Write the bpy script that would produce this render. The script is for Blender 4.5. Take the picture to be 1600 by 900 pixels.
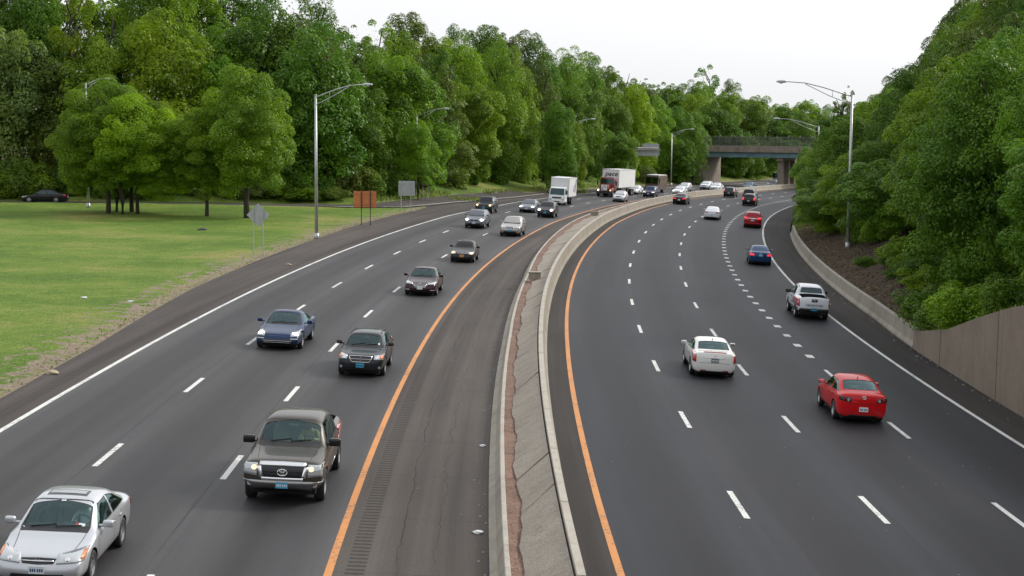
import bpy, bmesh, math, random
import numpy as np
from mathutils import Vector, Matrix
from mathutils.bvhtree import BVHTree
rad = math.radians
for o in list(bpy.data.objects): bpy.data.objects.remove(o)
SC = bpy.context.scene
COL = SC.collection

# ------------------------------------------------------------------ camera
CAMH = 10.0
PITCH, ROLL, FPX = 0.1019355, 0.0068437, 2484.68
cam_d = bpy.data.cameras.new("camera"); cam = bpy.data.objects.new("camera", cam_d); COL.objects.link(cam)
cam_d.sensor_width = 36.0; cam_d.lens = FPX / 1600 * 36.0
cam_d.clip_start = 0.5; cam_d.clip_end = 5000
_fw = Vector((0, math.cos(PITCH), -math.sin(PITCH))); _u = Vector((0, math.sin(PITCH), math.cos(PITCH))); _r = Vector((1, 0, 0))
_R = math.cos(ROLL) * _r + math.sin(ROLL) * _u
_U = -math.sin(ROLL) * _r + math.cos(ROLL) * _u
cam.matrix_world = Matrix(((_R.x, _U.x, -_fw.x, 0), (_R.y, _U.y, -_fw.y, 0), (_R.z, _U.z, -_fw.z, CAMH), (0, 0, 0, 1)))
SC.camera = cam

# ------------------------------------------------------------------ light
SUN_EL, SUN_AZ = 34.0, 62.0        # azimuth measured from +Y towards +X
w = bpy.data.worlds.new("World"); SC.world = w; w.use_nodes = True
nt = w.node_tree; nt.nodes.clear()
sky = nt.nodes.new("ShaderNodeTexSky"); sky.sky_type = 'NISHITA'; sky.sun_disc = False
sky.sun_elevation = rad(SUN_EL); sky.sun_rotation = rad(SUN_AZ); sky.dust_density = 6.0; sky.air_density = 1.0; sky.ozone_density = 1.0
hs = nt.nodes.new("ShaderNodeHueSaturation"); hs.inputs['Saturation'].default_value = 0.22
mixw = nt.nodes.new("ShaderNodeMixRGB"); mixw.inputs[0].default_value = 0.55; mixw.inputs[2].default_value = (9.2, 9.35, 9.6, 1)
bg = nt.nodes.new("ShaderNodeBackground"); bg.inputs[1].default_value = 0.10
out = nt.nodes.new("ShaderNodeOutputWorld")
nt.links.new(sky.outputs[0], hs.inputs['Color']); nt.links.new(hs.outputs[0], mixw.inputs[1])
nt.links.new(mixw.outputs[0], bg.inputs[0]); nt.links.new(bg.outputs[0], out.inputs[0])
sl = bpy.data.lights.new("sun", 'SUN'); sl.energy = 1.4; sl.angle = rad(11); sl.color = (1.0, 0.93, 0.82)
so = bpy.data.objects.new("sun", sl); COL.objects.link(so)
sd = Vector((math.sin(rad(SUN_AZ)) * math.cos(rad(SUN_EL)), math.cos(rad(SUN_AZ)) * math.cos(rad(SUN_EL)), math.sin(rad(SUN_EL))))
so.rotation_euler = sd.to_track_quat('Z', 'Y').to_euler()
SC.view_settings.view_transform = 'Standard'; SC.view_settings.look = 'None'
SC.view_settings.exposure = 0.72; SC.view_settings.gamma = 1.0
SC.view_settings.use_curve_mapping = False
SC.render.engine = 'CYCLES'
SC.cycles.max_bounces = 8; SC.cycles.transparent_max_bounces = 12; SC.cycles.transmission_bounces = 4
SC.cycles.diffuse_bounces = 4; SC.cycles.glossy_bounces = 3

# ------------------------------------------------------------------ road frame: arc length s along the road, offset to its right
DS = 0.5
S = np.arange(-60, 620, DS)
KN = [30, 60, 90, 130, 170, 220, 270, 330, 420]
KV = [.00117518, .00128567, .00148213, .00143144, .00129718, .00152658, .00154695, .00154697, .0016]
_k = np.interp(S, KN, KV)
_i0 = int((20 + 60) / DS)
_hd = np.concatenate([[0], np.cumsum((_k[1:] + _k[:-1]) / 2 * DS)]); _hd += -0.0384840 - _hd[_i0]
_X = np.concatenate([[0], np.cumsum((np.sin(_hd[1:]) + np.sin(_hd[:-1])) / 2 * DS)]); _X += 6.493684 - _X[_i0]
_Y = np.concatenate([[0], np.cumsum((np.cos(_hd[1:]) + np.cos(_hd[:-1])) / 2 * DS)]); _Y += 20 - _Y[_i0]
ZN = [-60, 30, 100, 160, 200, 240, 280, 330, 420, 620]
ZV = [.2, .1975, .0695, .0062, -.43, -1.0327, -1.86, -2.741, -3.9, -5.5]
def hd(s): return float(np.interp(s, S, _hd))
def xy(s, off):
    h = hd(s); return float(np.interp(s, S, _X)) + off * math.cos(h), float(np.interp(s, S, _Y)) - off * math.sin(h)
def zr(s, off): return float(np.interp(s, ZN, ZV)) - .05539 * off
def zl(s, off): return float(np.interp(s, ZN, ZV)) + .0725 - .043538 * (off + 6) - .060467 * (min(s, 360) - 100) / 100
def zroad(s, off, side): return zl(s, off) if side == 0 else zr(s, off)
def P(s, off, side, h=0.0):
    x, y = xy(s, off); return Vector((x, y, zroad(s, off, side) + h))
_XY = np.stack([_X, _Y], 1)
def so_of(x, y):
    d = (_X - x) ** 2 + (_Y - y) ** 2; i = int(np.argmin(d)); h = _hd[i]
    off = (x - _X[i]) * math.cos(h) - (y - _Y[i]) * math.sin(h)
    return float(S[i]), off
def px2x(px, Y): return (px - 800) / FPX * Y * 1.0
def py2z(px, py, Y): return CAMH - (py - 195.6 - .0068 * (px - 800)) * Y / FPX

# ------------------------------------------------------------------ materials
MATS = {}
def newmat(name):
    m = bpy.data.materials.new(name); m.use_nodes = True; MATS[name] = m
    n = m.node_tree; b = n.nodes['Principled BSDF']; return m, n, b
def L(n, a, b): n.links.new(a, b)
def nd(n, t, **kw):
    x = n.nodes.new(t)
    for k, v in kw.items(): setattr(x, k, v)
    return x
def simple(name, col, rough=.6, metal=0, spec=.5, coat=0, emit=None, es=0, noise=0.0, nscale=8.0, bump=0.0):
    m, n, b = newmat(name)
    b.inputs['Base Color'].default_value = (*col, 1); b.inputs['Roughness'].default_value = rough; b.inputs['Metallic'].default_value = metal
    b.inputs['Specular IOR Level'].default_value = spec; b.inputs['Coat Weight'].default_value = coat; b.inputs['Coat Roughness'].default_value = .03
    if emit: b.inputs['Emission Color'].default_value = (*emit, 1); b.inputs['Emission Strength'].default_value = es
    if noise or bump:
        tc = nd(n, 'ShaderNodeTexCoord'); nz = nd(n, 'ShaderNodeTexNoise'); nz.inputs['Scale'].default_value = nscale; nz.inputs['Detail'].default_value = 6
        L(n, tc.outputs['Object'], nz.inputs['Vector'])
        if noise:
            mr = nd(n, 'ShaderNodeMapRange'); mr.inputs[1].default_value = .3; mr.inputs[2].default_value = .7; mr.inputs[3].default_value = 1 - noise; mr.inputs[4].default_value = 1 + noise
            L(n, nz.outputs['Fac'], mr.inputs[0])
            mx = nd(n, 'ShaderNodeVectorMath', operation='SCALE'); mx.inputs[0].default_value = col
            L(n, mr.outputs[0], mx.inputs['Scale']); L(n, mx.outputs[0], b.inputs['Base Color'])
        if bump:
            bp = nd(n, 'ShaderNodeBump'); bp.inputs['Strength'].default_value = bump; bp.inputs['Distance'].default_value = .03
            L(n, nz.outputs['Fac'], bp.inputs['Height']); L(n, bp.outputs[0], b.inputs['Normal'])
    return m
def paint(name, col, metal=.35, rough=.38):
    m, n, b = newmat(name)
    b.inputs['Metallic'].default_value = metal; b.inputs['Roughness'].default_value = rough
    lum = sum(col) / 3; b.inputs['Coat Weight'].default_value = 1.0 if lum > .2 else .5; b.inputs['Specular IOR Level'].default_value = .5 if lum > .2 else .12; b.inputs['Coat Roughness'].default_value = .04
    tc = nd(n, 'ShaderNodeTexCoord'); nz = nd(n, 'ShaderNodeTexNoise'); nz.inputs['Scale'].default_value = 3; nz.inputs['Detail'].default_value = 8
    L(n, tc.outputs['Object'], nz.inputs['Vector'])
    # road dust low on the body
    sp = nd(n, 'ShaderNodeSeparateXYZ'); L(n, tc.outputs['Object'], sp.inputs[0])
    mr = nd(n, 'ShaderNodeMapRange'); mr.inputs[1].default_value = .62; mr.inputs[2].default_value = .15; mr.inputs[3].default_value = 0; mr.inputs[4].default_value = .3
    L(n, sp.outputs['Z'], mr.inputs[0]); ml = nd(n, 'ShaderNodeMath', operation='MULTIPLY'); L(n, mr.outputs[0], ml.inputs[0]); L(n, nz.outputs['Fac'], ml.inputs[1])
    mx = nd(n, 'ShaderNodeMixRGB'); mx.inputs[1].default_value = (*col, 1); mx.inputs[2].default_value = (.16, .145, .12, 1)
    L(n, ml.outputs[0], mx.inputs[0]); L(n, mx.outputs[0], b.inputs['Base Color'])
    return m
def glassmat(name, tint, dark=.35):
    m, n, b = newmat(name); n.nodes.remove(b); o = n.nodes['Material Output']
    tr = nd(n, 'ShaderNodeBsdfTransparent'); tr.inputs[0].default_value = (*tint, 1)
    gl = nd(n, 'ShaderNodeBsdfGlossy'); gl.inputs['Roughness'].default_value = .03; gl.inputs[0].default_value = (.66, .95, 1, 1)
    fr = nd(n, 'ShaderNodeFresnel'); fr.inputs[0].default_value = 1.72
    mx = nd(n, 'ShaderNodeMixShader'); L(n, fr.outputs[0], mx.inputs[0]); L(n, tr.outputs[0], mx.inputs[1]); L(n, gl.outputs[0], mx.inputs[2])
    L(n, mx.outputs[0], o.inputs['Surface']); return m

def asphalt(name, base, warm, joints=0, cracks=(), rumble=None, spec=.5, rough=.62, lanes=0):
    """UV: u = offset in metres, v = arc length in metres"""
    m, n, b = newmat(name)
    uv = nd(n, 'ShaderNodeUVMap'); sp = nd(n, 'ShaderNodeSeparateXYZ'); L(n, uv.outputs[0], sp.inputs[0])
    def noise(sx, sy, detail=5, rough_=.6, sc=1):
        mp = nd(n, 'ShaderNodeMapping'); mp.inputs['Scale'].default_value = (sx, sy, 1); L(n, uv.outputs[0], mp.inputs[0])
        z = nd(n, 'ShaderNodeTexNoise'); z.inputs['Scale'].default_value = sc; z.inputs['Detail'].default_value = detail; z.inputs['Roughness'].default_value = rough_
        L(n, mp.outputs[0], z.inputs['Vector']); return z.outputs['Fac']
    def rng(f, a, b_, lo=.3, hi=.7):
        r = nd(n, 'ShaderNodeMapRange'); r.inputs[1].default_value = lo; r.inputs[2].default_value = hi; r.inputs[3].default_value = a; r.inputs[4].default_value = b_
        L(n, f, r.inputs[0]); return r.outputs[0]
    def mul(a, c):
        x = nd(n, 'ShaderNodeMath', operation='MULTIPLY'); L(n, a, x.inputs[0])
        if isinstance(c, float): x.inputs[1].default_value = c
        else: L(n, c, x.inputs[1])
        return x.outputs[0]
    streak = rng(noise(1.6, .02, 3), .74, 1.26)
    patch = rng(noise(.22, .05, 6), .78, 1.2)
    fine = rng(noise(14, 14, 4, .75), .78, 1.22)
    grit = rng(noise(55, 55, 2, .7), .8, 1.2)
    v = mul(mul(streak, patch), mul(fine, grit))
    if lanes:
        ph, per, amp = lanes
        a = nd(n, 'ShaderNodeMath', operation='MULTIPLY_ADD'); L(n, sp.outputs['X'], a.inputs[0]); a.inputs[1].default_value = 2 * math.pi / per; a.inputs[2].default_value = -ph * 2 * math.pi / per
        c = nd(n, 'ShaderNodeMath', operation='COSINE'); L(n, a.outputs[0], c.inputs[0])
        r = rng(c.outputs[0], 1 + amp, 1 - amp, -1, 1); v = mul(v, r)
    col = nd(n, 'ShaderNodeMixRGB'); col.inputs[1].default_value = (*base, 1); col.inputs[2].default_value = (*warm, 1)
    L(n, rng(noise(.35, .03, 4), 0, 1, .35, .65), col.inputs[0])
    sc = nd(n, 'ShaderNodeVectorMath', operation='SCALE'); L(n, col.outputs[0], sc.inputs[0]); L(n, v, sc.inputs['Scale'])
    cur = sc.outputs[0]
    dark = None
    for (c0, wdt, wob) in cracks:
        wn = noise(.0, .35, 4); q = nd(n, 'ShaderNodeMath', operation='MULTIPLY_ADD'); L(n, wn, q.inputs[0]); q.inputs[1].default_value = wob; L(n, sp.outputs['X'], q.inputs[2])
        d = nd(n, 'ShaderNodeMath', operation='SUBTRACT'); L(n, q.outputs[0], d.inputs[0]); d.inputs[1].default_value = c0 + wob * .5
        ab = nd(n, 'ShaderNodeMath', operation='ABSOLUTE'); L(n, d.outputs[0], ab.inputs[0])
        r = rng(ab.outputs[0], .8, 0., wdt * .4, wdt)
        # broken along its length
        r = mul(r, rng(noise(.0, .25, 3), .25, 1., .38, .55))
        if dark is None: dark = r
        else:
            x = nd(n, 'ShaderNodeMath', operation='MAXIMUM'); L(n, dark, x.inputs[0]); L(n, r, x.inputs[1]); dark = x.outputs[0]
    if rumble:
        a0, a1 = rumble
        x1 = nd(n, 'ShaderNodeMath', operation='GREATER_THAN'); L(n, sp.outputs['X'], x1.inputs[0]); x1.inputs[1].default_value = a0
        x2 = nd(n, 'ShaderNodeMath', operation='LESS_THAN'); L(n, sp.outputs['X'], x2.inputs[0]); x2.inputs[1].default_value = a1
        sn = nd(n, 'ShaderNodeMath', operation='MULTIPLY'); L(n, sp.outputs['Y'], sn.inputs[0]); sn.inputs[1].default_value = 2 * math.pi / .30
        s2 = nd(n, 'ShaderNodeMath', operation='SINE'); L(n, sn.outputs[0], s2.inputs[0])
        r = mul(mul(rng(s2.outputs[0], 0, .62, -.1, .5), x1.outputs[0]), x2.outputs[0])
        if dark is None: dark = r
        else:
            x = nd(n, 'ShaderNodeMath', operation='MAXIMUM'); L(n, dark, x.inputs[0]); L(n, r, x.inputs[1]); dark = x.outputs[0]
    if joints:
        fm = nd(n, 'ShaderNodeMath', operation='PINGPONG'); wv = nd(n, 'ShaderNodeMath', operation='MULTIPLY_ADD'); L(n, noise(1.2, .2, 3), wv.inputs[0]); wv.inputs[1].default_value = .25; L(n, sp.outputs['Y'], wv.inputs[2]); L(n, wv.outputs[0], fm.inputs[0]); fm.inputs[1].default_value = joints
        r = mul(rng(fm.outputs[0], .55, 0, .01, .035), rng(noise(.6, .6, 3), .2, 1, .4, .6)); x = nd(n, 'ShaderNodeMath', operation='MAXIMUM'); L(n, dark, x.inputs[0]); L(n, r, x.inputs[1]); dark = x.outputs[0]
    if dark is not None:
        mx = nd(n, 'ShaderNodeMixRGB'); L(n, dark, mx.inputs[0]); L(n, cur, mx.inputs[1]); mx.inputs[2].default_value = (.012, .012, .012, 1); cur = mx.outputs[0]
    L(n, cur, b.inputs['Base Color']); b.inputs['Roughness'].default_value = rough; b.inputs['Specular IOR Level'].default_value = spec
    bp = nd(n, 'ShaderNodeBump'); bp.inputs['Strength'].default_value = .35; bp.inputs['Distance'].default_value = .01
    L(n, grit, bp.inputs['Height']); L(n, bp.outputs[0], b.inputs['Normal'])
    return m

def leafmat(name, col, var=.35, trans=.35):
    m, n, b = newmat(name); o = n.nodes['Material Output']
    geo = nd(n, 'ShaderNodeNewGeometry'); oi = nd(n, 'ShaderNodeObjectInfo'); tc = nd(n, 'ShaderNodeTexCoord')
    nz = nd(n, 'ShaderNodeTexNoise'); nz.inputs['Scale'].default_value = .9; nz.inputs['Detail'].default_value = 4; L(n, tc.outputs['Object'], nz.inputs['Vector'])
    ad = nd(n, 'ShaderNodeMath', operation='ADD'); L(n, nz.outputs['Fac'], ad.inputs[0])
    r1 = nd(n, 'ShaderNodeMapRange'); r1.inputs[3].default_value = -.10; r1.inputs[4].default_value = .10; L(n, geo.outputs['Random Per Island'], r1.inputs[0])
    L(n, r1.outputs[0], ad.inputs[1])
    cr = nd(n, 'ShaderNodeValToRGB'); L(n, ad.outputs[0], cr.inputs[0])
    c = np.array(col)
    cr.color_ramp.elements[0].position = .25; cr.color_ramp.elements[0].color = (*(c * (1 - var) * np.array([.8, .95, 1.05])), 1)
    cr.color_ramp.elements[1].position = .8; cr.color_ramp.elements[1].color = (*(c * (1 + var) * np.array([1.22, 1.05, .8])), 1)
    hsv = nd(n, 'ShaderNodeHueSaturation'); L(n, cr.outputs[0], hsv.inputs['Color'])
    r2 = nd(n, 'ShaderNodeMapRange'); r2.inputs[3].default_value = .482; r2.inputs[4].default_value = .503; L(n, oi.outputs['Random'], r2.inputs[0]); L(n, r2.outputs[0], hsv.inputs['Hue'])
    m7 = nd(n, 'ShaderNodeMath', operation='MULTIPLY'); L(n, oi.outputs['Random'], m7.inputs[0]); m7.inputs[1].default_value = 7.31
    f7 = nd(n, 'ShaderNodeMath', operation='FRACT'); L(n, m7.outputs[0], f7.inputs[0])
    r3 = nd(n, 'ShaderNodeMapRange'); r3.inputs[3].default_value = .78; r3.inputs[4].default_value = 1.22; L(n, f7.outputs[0], r3.inputs[0]); L(n, r3.outputs[0], hsv.inputs['Value'])
    L(n, hsv.outputs[0], b.inputs['Base Color']); b.inputs['Roughness'].default_value = .5; b.inputs['Specular IOR Level'].default_value = .3
    tl = nd(n, 'ShaderNodeBsdfTranslucent'); g = nd(n, 'ShaderNodeMixRGB', blend_type='MULTIPLY'); g.inputs[0].default_value = 1; g.inputs[2].default_value = (1.5, 1.6, .5, 1)
    L(n, hsv.outputs[0], g.inputs[1]); L(n, g.outputs[0], tl.inputs[0])
    mx = nd(n, 'ShaderNodeMixShader'); mx.inputs[0].default_value = trans; L(n, b.outputs[0], mx.inputs[1]); L(n, tl.outputs[0], mx.inputs[2]); L(n, mx.outputs[0], o.inputs['Surface'])
    return m

def concrete(name, col, rough=.85, stain=.5, wall=False, speck=.18):
    m, n, b = newmat(name); tc = nd(n, 'ShaderNodeTexCoord')
    def noise(sc, det=6, scale=(1, 1, 1)):
        mp = nd(n, 'ShaderNodeMapping'); mp.inputs['Scale'].default_value = scale; L(n, tc.outputs['Object'], mp.inputs[0])
        z = nd(n, 'ShaderNodeTexNoise'); z.inputs['Scale'].default_value = sc; z.inputs['Detail'].default_value = det; z.inputs['Roughness'].default_value = .65; L(n, mp.outputs[0], z.inputs['Vector']); return z.outputs['Fac']
    def rng(f, lo, hi, a, b_):
        r = nd(n, 'ShaderNodeMapRange'); r.inputs[1].default_value = lo; r.inputs[2].default_value = hi; r.inputs[3].default_value = a; r.inputs[4].default_value = b_; L(n, f, r.inputs[0]); return r.outputs[0]
    c = np.array(col)
    a = nd(n, 'ShaderNodeMixRGB'); a.inputs[1].default_value = (*c, 1); a.inputs[2].default_value = (*(c * np.array([.62, .56, .5])), 1)
    L(n, rng(noise(.8, 8), .42, .68, 0, stain), a.inputs[0])
    v = nd(n, 'ShaderNodeMixRGB'); L(n, a.outputs[0], v.inputs[1]); v.inputs[2].default_value = (*(c * np.array([.42, .40, .37])), 1)
    L(n, rng(noise(2.2, 5, (1, 1, .08)), .52, .75, 0, stain * 1.1), v.inputs[0])
    g = rng(noise(22, 8), .35, .65, 1 - speck, 1 + speck)
    sc = nd(n, 'ShaderNodeVectorMath', operation='SCALE'); L(n, v.outputs[0], sc.inputs[0]); L(n, g, sc.inputs['Scale']); L(n, sc.outputs[0], b.inputs['Base Color'])
    b.inputs['Roughness'].default_value = rough
    bp = nd(n, 'ShaderNodeBump'); bp.inputs['Strength'].default_value = .5; bp.inputs['Distance'].default_value = .01; L(n, noise(18, 5), bp.inputs['Height']); L(n, bp.outputs[0], b.inputs['Normal'])
    return m

def grassmat():
    m, n, b = newmat('grass'); tc = nd(n, 'ShaderNodeTexCoord')
    def noise(sc, det=6, scale=(1, 1, 1)):
        mp = nd(n, 'ShaderNodeMapping'); mp.inputs['Scale'].default_value = scale; L(n, tc.outputs['Object'], mp.inputs[0])
        z = nd(n, 'ShaderNodeTexNoise'); z.inputs['Scale'].default_value = sc; z.inputs['Detail'].default_value = det; z.inputs['Roughness'].default_value = .62; L(n, mp.outputs[0], z.inputs['Vector']); return z.outputs['Fac']
    cr = nd(n, 'ShaderNodeValToRGB'); e = cr.color_ramp.elements
    e[0].position = .30; e[0].color = (.066, .118, .018, 1); e[1].position = .74; e[1].color = (.265, .235, .085, 1)
    x = e.new(.44); x.color = (.082, .142, .020, 1); x = e.new(.53); x.color = (.116, .176, .027, 1); x = e.new(.61); x.color = (.160, .188, .045, 1)
    mixn = nd(n, 'ShaderNodeMath', operation='MULTIPLY_ADD'); L(n, noise(.09, 7), mixn.inputs[0]); mixn.inputs[1].default_value = .95
    m2 = nd(n, 'ShaderNodeMath', operation='MULTIPLY'); L(n, noise(1.3, 6), m2.inputs[0]); m2.inputs[1].default_value = .34; sb_ = nd(n, 'ShaderNodeMath', operation='SUBTRACT'); L(n, m2.outputs[0], sb_.inputs[0]); sb_.inputs[1].default_value = .13; L(n, sb_.outputs[0], mixn.inputs[2])
    L(n, mixn.outputs[0], cr.inputs[0])
    f = noise(9, 5, (1, .45, 1)); r = nd(n, 'ShaderNodeMapRange'); r.inputs[1].default_value = .3; r.inputs[2].default_value = .7; r.inputs[3].default_value = .62; r.inputs[4].default_value = 1.35; L(n, f, r.inputs[0])
    # dirt attribute along the pavement edge and under the woods
    at = nd(n, 'ShaderNodeAttribute'); at.attribute_name = 'dirt'
    sc = nd(n, 'ShaderNodeVectorMath', operation='SCALE'); L(n, cr.outputs[0], sc.inputs[0]); L(n, r.outputs[0], sc.inputs['Scale'])
    dn = nd(n, 'ShaderNodeMath', operation='ADD'); L(n, at.outputs['Fac'], dn.inputs[0]); 
    q = nd(n, 'ShaderNodeMapRange'); q.inputs[1].default_value = .3; q.inputs[2].default_value = .7; q.inputs[3].default_value = -.45; q.inputs[4].default_value = .45; L(n, noise(1.1, 6), q.inputs[0]); L(n, q.outputs[0], dn.inputs[1])
    st = nd(n, 'ShaderNodeMapRange'); st.inputs[1].default_value = .45; st.inputs[2].default_value = .62; L(n, dn.outputs[0], st.inputs[0])
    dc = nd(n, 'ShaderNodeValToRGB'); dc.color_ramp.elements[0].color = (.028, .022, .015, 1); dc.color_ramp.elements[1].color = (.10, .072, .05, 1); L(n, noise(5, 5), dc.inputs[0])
    pa = nd(n, 'ShaderNodeAttribute'); pa.attribute_name = 'pale'; pm = nd(n, 'ShaderNodeMixRGB'); L(n, pa.outputs['Fac'], pm.inputs[0]); L(n, dc.outputs[0], pm.inputs[1]); pc = nd(n, 'ShaderNodeVectorMath', operation='SCALE'); pc.inputs[0].default_value = (.21, .17, .125); L(n, r.outputs[0], pc.inputs['Scale']); L(n, pc.outputs[0], pm.inputs[2])
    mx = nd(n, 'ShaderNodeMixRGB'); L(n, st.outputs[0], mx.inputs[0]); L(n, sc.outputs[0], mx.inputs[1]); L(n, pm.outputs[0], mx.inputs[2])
    L(n, mx.outputs[0], b.inputs['Base Color']); b.inputs['Roughness'].default_value = .9; b.inputs['Specular IOR Level'].default_value = .15
    bp = nd(n, 'ShaderNodeBump'); bp.inputs['Strength'].default_value = .8; bp.inputs['Distance'].default_value = .08; L(n, f, bp.inputs['Height']); L(n, bp.outputs[0], b.inputs['Normal'])
    return m

M = {}
M['road_l'] = asphalt('asphalt left lanes', (.033, .033, .037), (.041, .039, .040), cracks=((-13.78, .03, .10), (-17.38, .026, .12)), lanes=(-13.57 + 1.8, 3.62, .32), rough=.6, spec=.26)
M['road_r'] = asphalt('asphalt right lanes', (.014, .016, .022), (.018, .018, .022), cracks=((3.9, .03, .1), (.26, .026, .1)), lanes=(1.8, 3.66, .32), rough=.6, spec=.2)
M['sh_li'] = asphalt('asphalt median shoulder', (.064, .056, .051), (.074, .065, .059), joints=2.4, cracks=((-8.55, .02, .5), (-7.7, .012, .9)), rumble=(-9.62, -9.2), rough=.8, spec=.15)
M['sh_lo'] = asphalt('asphalt verge shoulder', (.058, .051, .048), (.074, .065, .060), rumble=(-21.95, -21.5), rough=.8, spec=.15)
M['sh_r'] = asphalt('asphalt worn shoulder', (.036, .033, .032), (.046, .041, .038), rough=.8, spec=.15)
def wornpaint(name, col):
    m, n, b = newmat(name); tc = nd(n, 'ShaderNodeTexCoord'); z = nd(n, 'ShaderNodeTexNoise'); z.inputs['Scale'].default_value = 9; z.inputs['Detail'].default_value = 8; z.inputs['Roughness'].default_value = .75; L(n, tc.outputs['Object'], z.inputs['Vector'])
    z2 = nd(n, 'ShaderNodeTexNoise'); z2.inputs['Scale'].default_value = .5; z2.inputs['Detail'].default_value = 3; L(n, tc.outputs['Object'], z2.inputs['Vector'])
    a = nd(n, 'ShaderNodeMath', operation='MULTIPLY_ADD'); L(n, z2.outputs['Fac'], a.inputs[0]); a.inputs[1].default_value = .35; L(n, z.outputs['Fac'], a.inputs[2])
    r = nd(n, 'ShaderNodeMapRange'); r.inputs[1].default_value = .70; r.inputs[2].default_value = .82; r.inputs[3].default_value = .04; r.inputs[4].default_value = .8; L(n, a.outputs[0], r.inputs[0])
    mx = nd(n, 'ShaderNodeMixRGB'); mx.inputs[1].default_value = (*col, 1); mx.inputs[2].default_value = (.06, .058, .056, 1); L(n, r.outputs[0], mx.inputs[0]); L(n, mx.outputs[0], b.inputs['Base Color']); b.inputs['Roughness'].default_value = .65; return m
M['white_paint'] = wornpaint('white road paint', (.62, .63, .61))
M['yellow_paint'] = wornpaint('yellow road paint', (.54, .22, .055))
M['white_paint_old'] = simple('white road paint', (.68, .69, .67), .6, noise=.12, nscale=6)
M['yellow_paint_old'] = simple('yellow road paint', (.72, .29, .05), .6, noise=.12, nscale=6)
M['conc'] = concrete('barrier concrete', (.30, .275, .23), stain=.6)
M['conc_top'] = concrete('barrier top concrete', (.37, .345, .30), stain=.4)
M['slab'] = concrete('median slab concrete', (.26, .23, .19), stain=.45, speck=.35)
M['conc_wall'] = concrete('retaining wall concrete', (.22, .178, .14), stain=.4)
M['conc_br'] = concrete('bridge concrete', (.24, .205, .17), stain=.7)
M['soil'] = concrete('rusty leaf litter', (.175, .105, .078), .95, 1.0, speck=.75)
M['grass'] = grassmat()
M['steel'] = simple('galvanised steel', (.44, .45, .45), .42, .55, noise=.12, nscale=3)
M['steel_d'] = simple('dark steel post', (.05, .05, .05), .6, .3)
M['sign_b'] = simple('bare aluminium sign back', (.38, .40, .42), .5, .4, noise=.1, nscale=3)
M['sign_o'] = simple('orange sign back', (.46, .165, .06), .75, noise=.12, nscale=4)
M['girder'] = simple('blue green girder paint', (.11, .19, .22), .6, noise=.25, nscale=.6)
M['bark'] = simple('tree bark', (.05, .042, .032), .95, noise=.35, nscale=3, bump=.6)
M['tyre'] = simple('tyre rubber', (.016, .016, .016), .8)
M['well'] = simple('wheel well black', (.012, .012, .012), .95)
M['black'] = simple('black plastic trim', (.018, .018, .02), .5)
M['gloss_black'] = simple('gloss black trim', (.012, .012, .014), .15)
M['rim'] = simple('alloy rim', (.50, .51, .53), .3, .8)
M['rim_d'] = simple('dark alloy rim', (.12, .12, .13), .4, .7)
M['chrome'] = simple('chrome', (.75, .76, .78), .12, 1)
M['interior'] = simple('grey cabin cloth', (.12, .12, .115), .9)
M['interior_l'] = simple('tan cabin cloth', (.26, .235, .20), .9)
M['lens'] = simple('clear lamp lens', (.45, .48, .5), .08, .35, coat=1)
M['lens_on'] = simple('lit lamp lens', (.8, .8, .75), .2, emit=(1, .93, .78), es=5.5)
M['lens_amber'] = simple('amber lit lamp', (.8, .5, .2), .2, emit=(1, .66, .3), es=1.3)
M['amber'] = simple('amber lens', (.6, .16, .02), .2, coat=.6)
M['tail'] = simple('red tail lamp', (.42, .012, .02), .15, coat=1)
M['tail_on'] = simple('lit tail lamp', (.5, .02, .03), .15, emit=(1, .05, .06), es=.45)
M['plate_w'] = simple('white plate', (.62, .66, .68), .5)
M['plate_b'] = simple('blue plate', (.05, .30, .48), .5)
M['plate_bd'] = simple('blue plate lettering', (.01, .04, .16), .5)
M['plate_y'] = simple('yellow plate', (.75, .33, .03), .5)
M['plate_g'] = simple('grey plate', (.12, .16, .16), .5)
M['glass'] = glassmat('window glass', (.62, .80, .80))
M['glass_d'] = glassmat('dark window glass', (.09, .11, .11))
M['skin'] = simple('skin', (.58, .36, .26), .6)
M['hair'] = simple('dark hair', (.03, .022, .016), .8)
M['shirt'] = simple('pale shirt', (.78, .82, .86), .85)
M['shirt2'] = simple('tan shirt', (.5, .36, .16), .85)
M['white_body'] = simple('white box body', (.72, .73, .74), .4, noise=.05, nscale=1.2)
M['brown_body'] = simple('brown van body', (.065, .033, .02), .4, coat=.5)
M['red_cab'] = simple('dark red cab paint', (.2, .02, .018), .3, coat=.8)
M['blue_mark'] = simple('blue printed mark', (.07, .09, .26), .5)
M['ink'] = simple('dark printed letters', (.02, .022, .035), .5)
M['litter'] = simple('white litter', (.6, .62, .62), .8)
M['grit'] = simple('pale grit', (.26, .26, .25), .9)
M['rock'] = simple('tan stone', (.32, .26, .19), .9, noise=.3, bump=.8)
LEAF = {
 'mid': leafmat('leaf mid green', (.130, .245, .018)),
 'yellow': leafmat('leaf yellow green', (.155, .275, .018), trans=.42),
 'dark': leafmat('leaf dark green', (.080, .175, .017), trans=.28),
 'deep': leafmat('leaf deep green', (.088, .200, .016), trans=.3),
 'pale': leafmat('leaf pale grey green', (.15, .23, .075), var=.4),
 'olive': leafmat('leaf olive brown', (.105, .165, .028), var=.3, trans=.25),
}

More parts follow.
